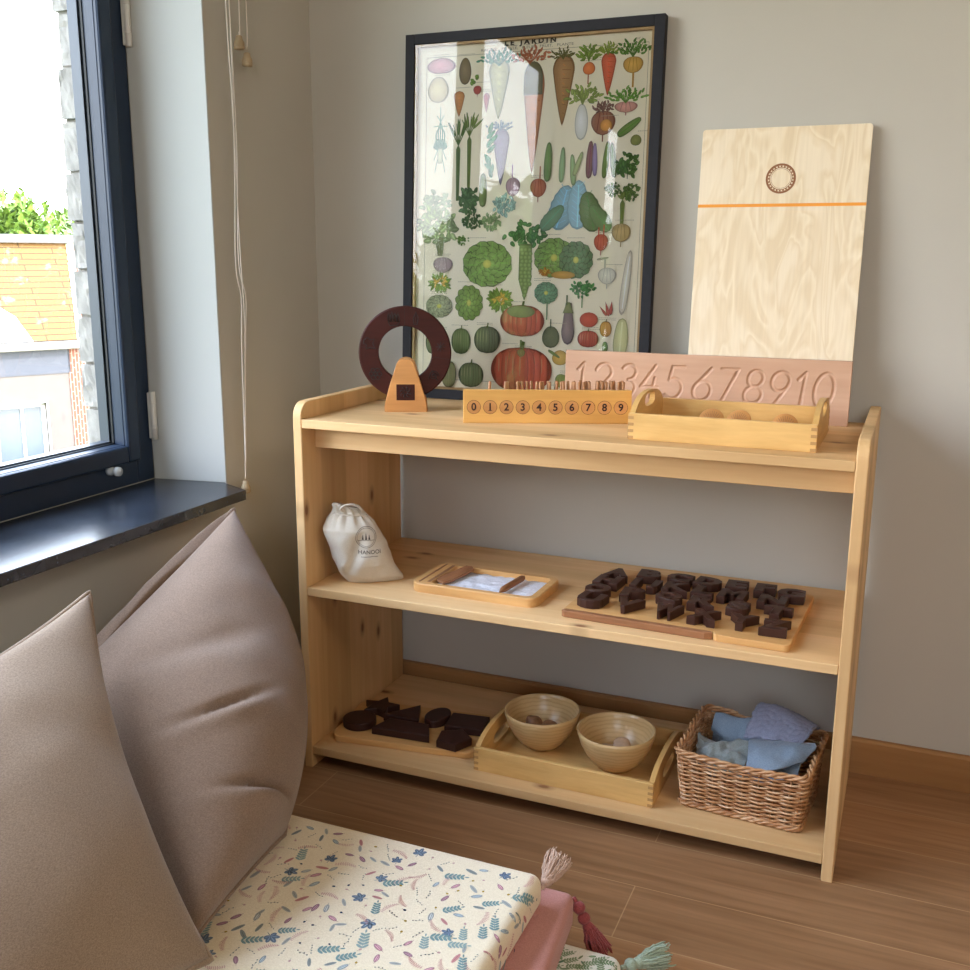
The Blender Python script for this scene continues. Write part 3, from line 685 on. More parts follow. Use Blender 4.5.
# paper
pg=hexc('f3ead0'); y=YP+.0004
pm.add([(q+.0015,y,q+.0015),(WP-q-.0015,y,q+.0015),(WP-q-.0015,y,LP-q-.0015),(q+.0015,y,LP-q-.0015)],[(0,1,2,3)],col=pg)
for (x0,z0,x1,z1) in ((.042,.040,.042,.6775),(.042,.6775,.494,.6775),(.494,.6775,.494,.040),(.494,.040,.042,.040)): line(x0,z0,x1,z1,.0007,'8a826c')
VEG='''blob 74 661 62 30 c98a9a 0
blob 68 616 46 50 d9c9a0 0
leek 74 526 76 104 6f9a86 0
blob 126 648 26 51 6a5a40 0
bulb 153 611 17 17 a8323a 0
leaf 148 632 21 22 6e8a3c 0
root 114 587 24 49 b8763c 0
stalk 114 480 31 166 5e7440 0
stalk 138 498 31 153 6c7c40 0
root 199 611 44 115 b9b98a 0
crown 198 668 71 29 5f8f72 0
root 207 483 34 110 7a6f96 0
crown 204 541 34 19 5f7a90 0
root 272 553 43 208 c4784c 0
roottop 270 627 41 62 5c5a40 0
crown 262 668 62 29 b87050 0
root 173 586 13 38 a8485c 0
leaf 181 520 30 57 3f8a5a 0
leaf 189 468 26 49 4f8a6a 0
root 331 602 44 131 9a6c40 0
crown 329 667 28 20 6e6a3c 0
blob 381 638 24 23 dd6a28 0
crown 380 665 25 30 7c9440 0
tail 380 619 4 18 a86a40 0
root 419 626 29 78 cc4526 0
crown 417 670 23 21 8a9a40 0
bulb 466 639 38 30 cc9a3a 0
tail 467 612 6 25 b88a3a 0
crown 465 667 46 28 5c8038 0
blob 370 542 26 67 dfe0dc 0
crown 371 591 36 36 8a9a50 0
bulb 413 538 47 45 8a4a3c 0
blob 419 534 24 22 d08a34 0
crown 412 567 21 22 7a5a50 0
bulb 456 565 44 20 cf8f88 0
crown 455 586 57 28 6f9a44 0
pod 464 529 54 16 4f7a30 35
blob 478 505 21 20 76803c 0
bulb 234 425 30 36 a884a0 0
tail 232 454 4 27 a884a0 0
bulb 287 422 33 36 a04a30 0
tail 290 448 4 30 a8684a 0
bush 140 396 53 58 557048 0
bush 148 359 57 31 4d6a40 0
bush 65 397 72 51 aab894 0
bush 70 351 86 80 9aab78 0
bush 189 358 48 35 8aa070 0
bush 218 391 55 42 9ab8b0 0
bush 127 323 31 20 6a8a44 0
pod 170 420 17 66 607a4a 90
stalk 78 311 54 40 7a8058 0
bulb 85 273 43 32 9a8490 0
cab 183 276 114 91 6f9848 0
bush 263 333 106 58 4f7a44 0
sprout 265 261 30 109 6a8a48 0
endive 79 237 70 36 7f9a48 0
cab 78 190 66 47 98a080 0
cab 145 198 58 72 6f9440 0
endive 213 205 72 48 7f9a44 0
cab 325 289 87 77 6f9a48 0
cab 370 285 69 72 4c7a50 0
bigleaf 338 384 49 87 7aaac0 -15
bigleaf 370 389 44 93 8abcd4 0
bigleaf 395 376 44 78 4c7440 15
bigleaf 415 364 32 63 5c8450 40
bigleaf 318 365 29 64 5c8a70 -45
pod 306 470 16 75 5c8048 88
pod 335 464 12 67 88a880 88
pod 357 454 12 59 8aa878 95
pod 367 465 10 48 9aa878 70
pod 390 472 14 70 6a3048 88
pod 400 472 10 62 8878a8 92
pod 422 471 12 69 5c8038 85
pod 436 470 12 66 4f7434 97
bush 465 461 46 47 4f7034 0
bush 438 416 35 26 5c7438 0
bush 472 411 39 33 5c7438 0
stalk 458 382 31 63 7c8a40 0
bulb 458 336 37 35 c0a468 0
bulb 419 318 28 32 c04430 0
tail 414 338 4 17 c04430 0
tail 424 342 4 20 c04430 0
bulb 434 255 36 32 d8d4c8 0
tail 429 278 6 17 b8b4a0 0
pod 424 288 24 4 9a9a80 10
pod 472 243 16 124 e2d8c8 84
chili 437 193 8 29 a82c30 15
chili 445 195 8 27 a82c30 -5
chili 429 189 6 25 a82c30 40
cut 401 171 37 29 c43a30 0
ribbed 401 134 43 33 b43430 0
ribbed 436 154 24 31 d09030 0
pod 436 120 20 12 4c7a38 90
pod 467 138 76 29 d8d8a0 87
cab 311 221 52 43 5f8f70 0
tail 314 186 4 35 5a7a50 0
bush 387 230 51 34 4f8848 0
tail 386 203 4 19 6a8a50 0
eggp 359 162 27 82 5c4858 0
tail 355 208 6 19 5a6a40 0
blob 324 135 36 43 4a5c44 0
tail 323 161 4 18 4a5c44 0
ribbed 262 165 94 63 c04a34 0
cut 259 183 60 24 7a8a50 0
tail 261 117 7 20 7a8a50 0
ribbed 263 67 131 92 c4422c 0
bulb 262 101 17 16 8a7a48 0
ribbed 129 120 43 53 52703c 0
ribbed 187 125 57 55 50604a 0
ribbed 153 52 56 51 46623c 0
ribbed 103 51 34 56 7a8050 0
ribbed 65 116 32 50 5c7450 0
blob 345 95 33 30 c8a040 0
pod 332 102 29 6 5c7a40 -30
endive 307 262 33 12 b07830 0
bulb 349 49 25 28 7a9048 0
cut 345 256 49 15 c09038 0'''
for l in VEG.strip().splitlines():
    k,u,v,w,h,c,a=l.split(); veg(k,float(u),float(v),float(w),float(h),c,float(a))
    if k in('ribbed','cab','blob','bulb','root','eggp','endive') and rd.random()<.9:
        # unreadable small caption strokes beside the plant
        u,v,w,h=[float(t)/1000 for t in (u,v,w,h)]; x=u-w*.3+rd.uniform(-.01,.01); z=v+h*.5+.006
        for r in range(rd.choice((1,2))):
            xx=x
            while xx<x+.034: 
                s=rd.uniform(.001,.003); line(xx,z-r*.0035,xx+s,z-r*.0035,.0011,'a49c86'); xx+=s+.0011
def ptext(t,size,x,z,col,off=0,track=1.0):
    mm=text_mb(t,size,0,Matrix.Translation((x,YP-.0027,z))@Matrix.Rotation(PI/2,4,'X')@Matrix.Diagonal((track,1,1,1)),offset=off)
    pm.add(mm.v,mm.f,col=pc(col))
ptext('L E   J A R D I N',.0135,.262,.6935,'4a4436',.0006,1.15)
ptext('RACINE,   FEUILLE,   FLEUR,   FRUIT,   PLANTE',.0070,.255,.6835,'8c8470',0,1.35)
ptext('N° 1',.006,.478,.684,'8c8470')
for xx in (.216,.232,.258,.275,.292,.306): line(xx-.004,.6885,xx+.004,.6885,.0006,'4a4436')
pm.build('print',M['print'],pf,vc=True)
m=MB(); m.add([(q-.002,.0035,q-.002),(WP-q+.002,.0035,q-.002),(WP-q+.002,.0035,LP-q+.002),(q-.002,.0035,LP-q+.002)],[(0,1,2,3)]); m.build('glass',M['picglass'],pf)
# ================================================================ PLYWOOD BOARD
al=math.atan2(.050,.5175); LB=.5200
pb=thing('plywood_board','pale plywood board with an orange line, leaning behind the pink number board','board',(.6440,.3470,Z3+.0008)); pb.rotation_euler=(-al,0,0)
m=MB(); m.prism(rrect(0,0,.2925,LB,.006),0,.008,axis='y',bev=.0006); m.build('panel',M['ply'],pb)
m=MB(); m.box((.0,-.0004,LB-.1385),(.2925,.0002,LB-.1330),0); m.build('orange_line',M['orange'],pb)
m=MB(); cx,cz=.1445,LB-.0895
def ringflat(mb,cx,cz,r0,r1,y,n=64):
    vs=[];fs=[]
    for i in range(n):
        t=2*PI*i/n; vs+=[(cx+r0*math.cos(t),y,cz+r0*math.sin(t)),(cx+r1*math.cos(t),y,cz+r1*math.sin(t))]
    for i in range(n): j=(i+1)%n; fs.append((2*i,2*i+1,2*j+1,2*j))
    mb.add(vs,fs)
ringflat(m,cx,cz,.0225,.0262,-.0003); ringflat(m,cx,cz,.0168,.0174,-.0003); ringflat(m,cx,cz,.0188,.0200,-.0003)
for i in range(24):
    t=2*PI*i/24; m.box((-.0011,-.0004,-.0014),(.0011,0,.0014),0,Matrix.Translation((cx+.0212*math.cos(t),0,cz+.0212*math.sin(t)))@Matrix.Rotation(-t,4,'Y'))
m.build('round_emblem',M['logo'],pb)
# ================================================================ NUMBER TRACING BOARD
def arc(cx,cy,rx,ry,a0,a1,n=14): return [(cx+rx*math.cos(math.radians(a0+(a1-a0)*i/n)),cy+ry*math.sin(math.radians(a0+(a1-a0)*i/n))) for i in range(n+1)]
DIG={'1':[[(.12,.78),(.30,1),(.30,0)]],
 '2':[arc(.3,.72,.26,.28,165,-25)+[(.06,0),(.58,0)]],
 '3':[arc(.28,.76,.23,.24,150,-85),arc(.28,.27,.27,.27,85,-150)],
 '4':[[(.42,1),(.04,.33),(.58,.33)],[(.45,.62),(.40,0)]],
 '5':[[(.55,1),(.18,1),(.13,.58)]+arc(.28,.32,.28,.31,105,-140)],
 '6':[[(.48,1),(.20,.62)]+arc(.29,.30,.27,.30,155,515,24)],
 '7':[[(.06,1),(.56,1),(.20,0)]],
 '8':[arc(.3,.75,.22,.25,-90,270,24),arc(.3,.26,.26,.26,90,450,24)],
 '9':[arc(.31,.70,.26,.29,0,360,24)+[(.54,.55),(.24,0)]],
 '0':[arc(.28,.5,.27,.5,0,360,30)]}
nb=thing('number_tracing_board','long pinkish wooden board with carved digits one to ten','number board',(.4126,.3245,Z3+.0005)); nb.rotation_euler=(-.045,0,0)
WN,HN,TN=.5259,.1145,.017
segs=[]
for ch,X in zip('1234567891',(.4473,.4884,.5386,.5800,.6268,.6808,.7248,.7733,.8173,.8588)):
    for st in DIG[ch]:
        P=[((x-.3+.12*(y-.5))*.060+X-.4126,y*.060+.0315) for x,y in st]
        segs+=list(zip(P[:-1],P[1:]))
for st in DIG['0']:
    P=[((x-.28+.12*(y-.5))*.060+.8946-.4126,y*.060+.0315) for x,y in st]; segs+=list(zip(P[:-1],P[1:]))
nx,nz=620,135
gx=np.linspace(0,WN,nx); gz=np.linspace(0,HN,nz); GX,GZ=np.meshgrid(gx,gz)
dist=np.full(GX.shape,1.0)
for (ax,az),(bx,bz) in segs:
    i0=max(0,int((min(ax,bx)-.006)/WN*nx)); i1=min(nx,int((max(ax,bx)+.006)/WN*nx)+2)
    g=GX[:,i0:i1]; k=GZ[:,i0:i1]; dx,dz=bx-ax,bz-az; t=np.clip(((g-ax)*dx+(k-az)*dz)/(dx*dx+dz*dz+1e-12),0,1)
    dist[:,i0:i1]=np.minimum(dist[:,i0:i1],np.hypot(g-ax-t*dx,k-az-t*dz))
dep=.0026*np.clip(1-(dist/.0033)**2,0,1)**.6
m=MB(); V=[(float(x),float(y),float(z)) for x,y,z in zip(GX.ravel(),dep.ravel(),GZ.ravel())]
Fc=[(j*nx+i,j*nx+i+1,(j+1)*nx+i+1,(j+1)*nx+i) for j in range(nz-1) for i in range(nx-1)]
n0=len(V); V+=[(0,TN,0),(WN,TN,0),(WN,TN,HN),(0,TN,HN)]
Fc+=[(n0,n0+3,n0+2,n0+1), tuple(range(nx))[::-1]+(n0,n0+1), tuple((nz-1)*nx+i for i in range(nx))+(n0+2,n0+3),
     tuple(j*nx for j in range(nz))+(n0+3,n0), tuple(j*nx+nx-1 for j in range(nz))[::-1]+(n0+1,n0+2)]
m.add(V,Fc); m.sm=[len(q_)==4 and i<(nz-1)*(nx-1) for i,q_ in enumerate(Fc)]
m.build('board',M['pinkwood'],nb)
# ================================================================ RING ON STAND
RA=math.radians(24.5)
st=thing('ring_stand','small honey coloured wooden stand holding the dark ring','stand',(.1498,.1600,Z3),RA)
def standpoly(s=1.0):
    P=[(-.0405,0),(.0405,0)]
    for t in np.linspace(0,1,9): P.append((.0405-.0225*t**1.15, .012+.076*t))
    for k in range(1,8): a=PI*k/8; P.append((.0175*math.cos(a)*1.0,.088+.0135*math.sin(a)))
    for t in np.linspace(1,0,9): P.append((-(.0405-.0225*t**1.15), .012+.076*t))
    return P
m=MB(); m.prism(standpoly(),0,.010,axis='y',bev=.0012); m.box((-.0405,.0102,0),(.0405,.0338,.016),.0008); m.prism(standpoly(),.034,.044,axis='y',bev=.0012); m.build('body',M['stand'],st)
m=MB(); m.box((-.0175,-.0006,.0225),(.0175,.0012,.0530),.0005); pw=m.build('dark_window',M['ringwood'],st)
m=MB(); cx,cz=0,.038
for k in range(8):
    a=2*PI*k/8+.2; m.tube([(cx+.003*math.cos(a),-.0008,cz+.003*math.sin(a)),(cx+.0095*math.cos(a+.2),-.0008,cz+.0095*math.sin(a+.2)),(cx+.011*math.cos(a+.5),-.0008,cz+.011*math.sin(a+.5))],.0009,5)
m.build('carved_flower',M['black'],pw)
rg=thing('wooden_ring','dark reddish brown wooden ring with carved symbols standing upright in the small stand','ring',(.1498-.022*math.sin(RA)-.0010,.1600+.022*math.cos(RA),Z3+.1110),RA)
m=MB(); R1,R0,hw=.0880,.0505,.0085; n=96
prof=[(R0,-hw+.0015),(R0+.0015,-hw),(R1-.0025,-hw),(R1,-hw+.0025),(R1,hw-.0025),(R1-.0025,hw),(R0+.0015,hw),(R0,hw-.0015)]
vs=[];fs=[]
for i in range(n):
    a=2*PI*i/n
    for r,yy in prof: vs.append((r*math.cos(a),yy,r*math.sin(a)))
kq=len(prof)
for i in range(n):
    for j in range(kq): fs.append((i*kq+j,((i+1)%n)*kq+j,((i+1)%n)*kq+(j+1)%kq,i*kq+(j+1)%kq))
m.add(vs,fs,True); o=m.build('ring_body',M['ringwood'],rg)
for p in o.data.polygons: p.use_smooth=False
def motif3(kind,a):
    c=Vector((.069*math.cos(a),-hw-.0002,.069*math.sin(a))); m=MB(); s=.001
    def P(*pts): return [(c.x+x*s*1.15,c.y,c.z+z*s*1.15) for x,z in pts]
    if kind=='flower':
        for k in range(6):
            t=k*1.05; m.tube(P(*[(7*math.cos(t)+3.5*math.cos(u),7*math.sin(t)+3.5*math.sin(u)) for u in np.linspace(0,6.28,9)]),.0009,5)
        m.tube(P(*[(2.5*math.cos(u),2.5*math.sin(u)) for u in np.linspace(0,6.28,9)]),.0009,5)
    elif kind=='hand':
        for x in (-8,-3,2,7): m.tube(P((x,-6),(x-.8,4),(x+.8,8+(x==-3)*2),(x+2.4,4),(x+3,-6)),.0009,5)
        m.tube(P((-8,-6),(-6,-12),(6,-12),(10,-6)),.0009,5)
    elif kind=='bird': m.tube(P((-9,6),(-4,10),(2,6),(8,8),(5,0),(9,-8),(0,-6),(-6,-10),(-5,-2),(-10,0),(-9,6)),.0009,5)
    elif kind=='seed':
        m.tube(P((-3,-10),(-4,0),(0,10),(4,0),(2,-10),(-3,-10)),.0009,5); m.tube(P((0,-8),(0,6)),.0005,5)
    elif kind=='snow':
        for k in range(4):
            t=k*PI/4; m.tube(P((-8*math.cos(t),-8*math.sin(t)),(8*math.cos(t),8*math.sin(t))),.0007,5)
    elif kind=='snail':
        m.tube(P(*[((10-u)*.8*math.cos(u*1.3),(10-u)*.8*math.sin(u*1.3)) for u in np.linspace(0,9,30)]),.0009,5); m.tube(P((-9,-6),(-3,9),(6,-9)),.0009,5)
    m.build('carved_symbol',M['black'],rg)
for kd,ad in (('hand',108),('seed',72),('snow',10),('snail',-38),('flower',-145),('bird',165)): motif3(kd,math.radians(ad))
for ad in (-8,172,90,270):
    m=MB(); m.box((R0+.0005,-.0001,-.0003),(R1-.001,.0003,.0003),0,Matrix.Translation((0,-hw-.0002,0))@Matrix.Rotation(-math.radians(ad),4,'Y')); m.build('joint_line',M['black'],rg)
# ================================================================ COUNTING BOX
BA=math.radians(22.2); BL,BW,BH=.300,.052,.060
cb=thing('counting_box','light wooden box numbered zero to nine, filled with counting sticks','counting box',(.3025,.0855,Z3),BA)
m=MB()
m.box((0,0,0),(BL,.009,BH),.0012); m.build('front_board',M['maple'],cb)
m=MB(); m.box((0,BW-.007,0),(BL,BW,BH-.008),.0008); m.build('back_board',M['maple'],cb)
for x in (0,BL-.007):
    m=MB(); m.box((x,.0092,0),(x+.007,BW-.0072,BH-.004),.0008); m.build('end_board',M['maple'],cb)
m=MB(); m.box((.0072,.0092,0),(BL-.0072,BW-.0072,.006),0); m.build('bottom_board',M['maple'],cb)
pitch=(BL-.022)/10
for i in range(1,10):
    m=MB(); x=.011+i*pitch; m.box((x-.0008,.0092,.0062),(x+.0008,BW-.0072,BH-.012),0); m.build('divider',M['maple'],cb)
for i in range(10):
    x=.0045+(i+.5)*.0291
    m=MB(); ringflat(m,x,BH/2-.001,.0118,.0124,-.0005,40); ro=MB(); 
    vs=[(x+.0118*math.cos(2*PI*k/40),-.0003,BH/2-.001+.0118*math.sin(2*PI*k/40)) for k in range(40)]
    ro.add(vs+[(v_[0],.0005,v_[2]) for v_ in vs],[tuple(range(40))]+[(k,(k+1)%40,40+(k+1)%40,40+k) for k in range(40)])
    d=ro.build('number_disc',M['stand'],cb)
    text_mb(str(i),.0185,.0004,Matrix.Translation((x,-.0008,BH/2-.0012))@Matrix.Rotation(PI/2,4,'X'),mb=m,offset=.0004)
    if i==1: m.box((x-.003,-.0010,BH/2-.0075),(x+.0035,-.0006,BH/2-.0065),0)
    m.build('digit',M['inkbrown'],d)
rd=random.Random(5)
sm=MB(); sm.tube([(0,0,0),(0,0,.001),(0,0,.0660),(0,0,.0670)],[.0020,.0027,.0027,.0020],8)
stick0=None
BM=Matrix.Translation((.3025,.0855,Z3))@Matrix.Rotation(BA,4,'Z')
words=['','one','two','three','four','five','six','seven','eight','nine']
for i in range(1,10):
    x0=.011+i*pitch; k=0
    for j in range(i):
        col,row=j%3,j//3
        bx=x0+.0045+col*.0088+rd.uniform(-.0008,.0008); by=.0145+row*.0095+rd.uniform(-.001,.001)
        hgt=rd.uniform(-.004,.003)
        if stick0 is None: o=sm.build('counting_stick',M['stick']); stick0=o
        else: o=stick0.copy(); COL.objects.link(o)
        o.matrix_world=BM@Matrix.Translation((bx,by,.0065))@Matrix.Rotation(rd.uniform(-.07,.07),4,'Y')@Matrix.Rotation(rd.uniform(-.03,.03),4,'X')
        lab='brown wooden counting stick standing in the compartment behind the digit '+words[i]
        tag(o,lab,'counting stick','counting sticks behind the digit '+words[i])
# ================================================================ TRAYS WITH HANDLES
def tray(name,label,cat,loc,L_,W_,H_,t,arch,hole,rz=0,handle_part=True,mats=('beech','beech_y')):
    r=thing(name,label,cat,loc,rz)
    m=MB(); m.box((0,0,0),(L_,t,H_),.001); m.build('side_board',M[mats[0]],r)
    m=MB(); m.box((0,W_-t,0),(L_,W_,H_),.001); m.build('side_board',M[mats[0]],r)
    m=MB(); m.box((t,t,.003),(L_-t,W_-t,.008),0); m.build('base',M[mats[0]],r)
    for x in (0,L_-t):
        # end board with arched top and an oval grip hole
        m=MB(); n=24; out=[]
        for k in range(n+1):
            y=t+(W_-2*t)*k/n; s=(k/n-.5)*2; out.append((y,H_+arch*max(0,(1-abs(s)**2.6))**.8))
        hw_,hh=hole; hc=H_+arch*.42 if arch>.02 else H_*.62
        B=[(t,0)]+[(W_-t,0)]
        ring=[]; outer=[]
        # polar stitching between hole and outline
        import bisect
        oc=(W_/2,hc); N_=64
        O=[(W_-t,.0)]+[(t,0)]
        poly_out=[(t,0)]+out+[(W_-t,0)]
        def outline(a):
            dx,dy=math.cos(a),math.sin(a); best=None
            for i in range(len(poly_out)):
                p,q_=poly_out[i],poly_out[(i+1)%len(poly_out)]
                ex,ey=q_[0]-p[0],q_[1]-p[1]; den=dx*ey-dy*ex
                if abs(den)<1e-12: continue
                tt=((p[0]-oc[0])*ey-(p[1]-oc[1])*ex)/den; uu=((p[0]-oc[0])*dy-(p[1]-oc[1])*dx)/den
                if tt>0 and -1e-6<=uu<=1+1e-6 and (best is None or tt<best): best=tt
            return (oc[0]+dx*best,oc[1]+dy*best)
        angs=sorted([2*PI*k/N_ for k in range(N_)]+[math.atan2(p[1]-oc[1],p[0]-oc[0])%(2*PI) for p in ((t,0),(W_-t,0),(t,H_),(W_-t,H_))])
        A=[outline(a) for a in angs]
        Hh=[]
        for a in angs:
            ca,sa=math.cos(a),math.sin(a); rr=1/((abs(ca)/hw_)**3+(abs(sa)/hh)**3)**(1/3); Hh.append((oc[0]+ca*rr,oc[1]+sa*rr))
        nn_=len(angs); vs=[]
        for (y,z) in A: vs.append((x,y,z))
        for (y,z) in A: vs.append((x+t,y,z))
        for (y,z) in Hh: vs.append((x,y,z))
        for (y,z) in Hh: vs.append((x+t,y,z))
        fs=[]
        for k in range(nn_):
            j=(k+1)%nn_
            fs+=[(k,2*nn_+k,2*nn_+j,j),(nn_+k,nn_+j,3*nn_+j,3*nn_+k),(k,j,nn_+j,nn_+k),(2*nn_+k,3*nn_+k,3*nn_+j,2*nn_+j)]
        m.add(vs,fs); m.build('end_board',M[mats[1]],r)
    nf=4
    for x0,x1 in ((-.0003,t),(L_-t,L_+.0003)):
        for k in range(nf):
            z0=H_*(k+.12)/nf
            for ya,yb in ((-.0003,t*.5),(W_-t*.5,W_+.0003)):
                m=MB(); m.box((x0,ya,z0),(x1,yb,z0+H_/nf*.45),0); m.build('finger_joint',M['beech_end'],r)
    return r
tray('wooden_tray','small light wooden tray with arched handle ends on the top shelf','tray',(.6150,.0460,Z3),.2960,.2130,.0430,.009,.026,(.034,.011),-.003)
# round carved pieces leaning in the small tray
def coin(loc,tilt,rz,label):
    t=thing('wooden_roundel',label,'wooden disc',loc,rz,'carved wooden discs in the small tray'); t.rotation_euler=(tilt,0,rz)
    m=MB(); R_=.0205
    m.lathe([(0,-.0035),(R_-.001,-.0035),(R_,-.0025),(R_,.0025),(R_-.001,.0035),(0,.0035)],40,Matrix.Translation((0,0,R_))@Matrix.Rotation(PI/2,4,'X')); 
    m.build('disc',M['stand'],t)
    m=MB()
    for s in (-1,1):
        for k in range(-4,5):
            a=PI/2+k*.22; m.tube([(0.004*math.cos(a),s*.0036,R_-.009+.004*math.sin(a)),(.022*math.cos(a)*.8,s*.0036,R_-.009+.024*math.sin(a))],.0005,4)
    m.build('carved_lines',M['walnut'],t)
coin((.7330,.1350,Z3+.0095),-.70,.1,'carved wooden disc leaning in the small tray, leftmost of three')
coin((.7740,.1380,Z3+.0095),-.70,-.15,'carved wooden disc leaning in the small tray, middle of three')
coin((.8540,.1280,Z3+.0095),-.70,.15,'carved wooden disc leaning in the small tray, nearest its right handle')
# ================================================================ MIDDLE SHELF
# --- cotton bag
def smooth(a,b,x): t=max(0,min(1,(x-a)/(b-a))); return t*t*(3-2*t)
def interp(T,x):
    for (a,va),(b_,vb) in zip(T[:-1],T[1:]):
        if x<=b_: k=(x-a)/(b_-a) if b_>a else 0; k=max(0,min(1,k)); return va+(vb-va)*k
    return T[-1][1]
bg=thing('drawstring_bag','small cream cotton drawstring bag with a printed round emblem, leaning by the left panel','bag',(.1080,.0930,Z2+.0006),math.radians(36))
LFT=[(0,-.048),(.06,-.056),(.15,-.064),(.3,-.074),(.5,-.084),(.62,-.090),(.72,-.090),(.82,-.082),(.90,-.072),(.95,-.070),(1,-.073)]
RGT=[(0,.0600),(.06,.0590),(.15,.051),(.3,.037),(.5,.027),(.65,.016),(.8,.002),(.88,-.007),(.92,-.012),(.96,-.016),(1,-.028)]
DEP=[(0,.020),(.08,.030),(.25,.040),(.5,.038),(.7,.031),(.85,.019),(.92,.012),(1,.015)]
HB=.150; nj,ni=72,56
m=MB(); vs=[];fs=[]
for i in range(ni+1):
    t=i/ni
    l,r,d=interp(LFT,t),interp(RGT,t),interp(DEP,t); c=(l+r)/2; hw_=(r-l)/2
    for j in range(nj):
        a=2*PI*j/nj; ca,sa=math.cos(a),math.sin(a)
        x=c+hw_*math.copysign(abs(ca)**.9,ca); y=d*math.copysign(abs(sa)**.8,sa)
        z=t*HB-.012*(x-c)/.06*smooth(.75,1,t)
        p=Vector((x*22,y*22,z*22)); 
        q=noise.noise(p)*.0045+noise.noise(p*2.3)*.0022
        g=smooth(.66,.92,t)*(.0032*math.sin(a*13+t*3)+.0016*math.sin(a*29))   # gathers
        crease=-.010*math.exp(-((x+.045-.3*(z-.03))/.010)**2)*smooth(0,.25,t)*(1-smooth(.5,.75,t))*(sa<0)
        k=q*smooth(0,.1,t)+g
        x+=ca*k; y+=sa*k-crease*sa*0+(-crease if sa<0 else 0)*1.0
        if t<.12: z=max(z,.0)
        zb=.011*smooth(-.055,-.02,x)*(1-smooth(.02,.055,x)) if i==0 else 0
        vs.append((x,y,z+zb*0))
for i in range(ni):
    for j in range(nj): fs.append((i*nj+j,i*nj+(j+1)%nj,(i+1)*nj+(j+1)%nj,(i+1)*nj+j))
fs.append(tuple(range(nj))[::-1]); fs.append(tuple(ni*nj+j for j in range(nj)))
m.add(vs,fs,True); bag=m.build('bag_body',M['canvas'],bg)
bvh=BVHTree.FromPolygons([Vector(v) for v in vs],fs)
def onto(mb,off=.0005):
    out=[]
    for v in mb.v:
        h=bvh.ray_cast(Vector((v[0],-.2,v[2])),Vector((0,1,0)))
        out.append((v[0],(h[0].y if h[0] else -.03)-off,v[2]))
    mb.v=out; return mb
m=MB(); cx,cz=-.015,.0935
def dring(mb,cx,cz,r0,r1,n=60,shr=0):
    vs=[];fs=[]
    for i in range(n):
        t=2*PI*i/n; vs+=[(cx+r0*math.cos(t),0,cz+r0*math.sin(t)),(cx+r1*math.cos(t),0,cz+r1*math.sin(t))]
    for i in range(n): j=(i+1)%n; fs.append((2*i,2*i+1,2*j+1,2*j))
    mb.add(vs,fs)
dring(m,cx,cz,.0192,.0200); dring(m,cx,cz,.0166,.0172)
for k in range(12): x=cx-.0150+.030*k/12; m.add([(x,0,cz-.0066),(x+.0026,0,cz-.0066),(x+.0026,0,cz-.0058),(x,0,cz-.0058)],[(0,1,2,3)])
for x,h in ((-.006,.009),(0,.012),(.006,.009)):
    for s in range(4):
        z=cz-.005+h*s/4; w_=.0026*(1-s/4.6); m.add([(cx+x-w_,0,z),(cx+x+w_,0,z),(cx+x,0,z+h/2.6)],[(0,1,2)])
RT=Matrix.Rotation(-.0,4,'Y')
t1=text_mb('HANOOI',.0105,0,Matrix.Translation((cx+.006,0,cz-.0285))@Matrix.Rotation(PI/2,4,'X'),offset=.0001); m.add(t1.v,t1.f)
for k in range(14): x=cx-.010+.032*k/14; m.add([(x,0,cz-.0375),(x+.0015,0,cz-.0375),(x+.0015,0,cz-.0360),(x,0,cz-.0360)],[(0,1,2,3)])
onto(m).build('printed_emblem',M['ink_print'],bag)
m=MB(); 
pts=[(-.052,-.010,.136),(-.060,-.014,.146),(-.052,-.016,.153),(-.038,-.016,.154),(-.026,-.014,.149),(-.020,-.012,.141)]
m.tube(wob(pts,8),.0022,8); m.tube(wob([(x+.002,y+.008,z-.002) for x,y,z in pts],8),.0022,8)
cc=[( (interp(LFT,.915)+interp(RGT,.915))/2+(interp(RGT,.915)-interp(LFT,.915))/2*1.06*math.cos(t), .0165*math.sin(t), .1335-.004*math.cos(t)) for t in np.linspace(0,6.1,40)]
m.tube(cc,.0018,6); m.build('drawstring',M['canvas'],bg)
# --- sand tray
stt=thing('sand_tray','shallow rounded wooden tray filled with white sand','sand tray',(.2050,.0600,Z2+.0003),-.012)
SW,SD,SHh=.2500,.1400,.0170
m=MB(); inner=rrect(.036,.012,SW-.014,SD-.012,.012); outer=rrect(0,0,SW,SD,.020)
def slab_with_hole(m,outer,inner,z0,z1,zin):
    # walls with an inner well; polar stitch (same point count)
    n=len(outer)
    V=[(x,y,z0) for x,y in outer]+[(x,y,z1-.0018) for x,y in outer]
    cx_=sum(p[0] for p in outer)/n; cy_=sum(p[1] for p in outer)/n
    V+=[(x+(cx_-x)*.0018/max(.02,math.hypot(cx_-x,cy_-y)),y+(cy_-y)*.0018/max(.02,math.hypot(cx_-x,cy_-y)),z1) for x,y in outer]
    V+=[(x,y,z1) for x,y in inner]+[(x,y,zin) for x,y in inner]
    F=[tuple(range(n))[::-1]]
    for k in range(4):
        for i in range(n): j=(i+1)%n; F.append((k*n+i,k*n+j,(k+1)*n+j,(k+1)*n+i))
    F.append(tuple(4*n+i for i in range(n)))
    m.add(V,F)
slab_with_hole(m,outer,inner,0,SHh,.005)
m.build('tray_body',M['board'],stt)
m=MB(); m.box((.013,.010,SHh-.0002),(.0165,.132,SHh+.0004),0); m.box((.0285,.016,SHh-.0002),(.0345,.128,SHh+.0004),0); m.build('groove',M['walnut'],stt)
m=MB(); nx_,ny_=70,44; V=[];
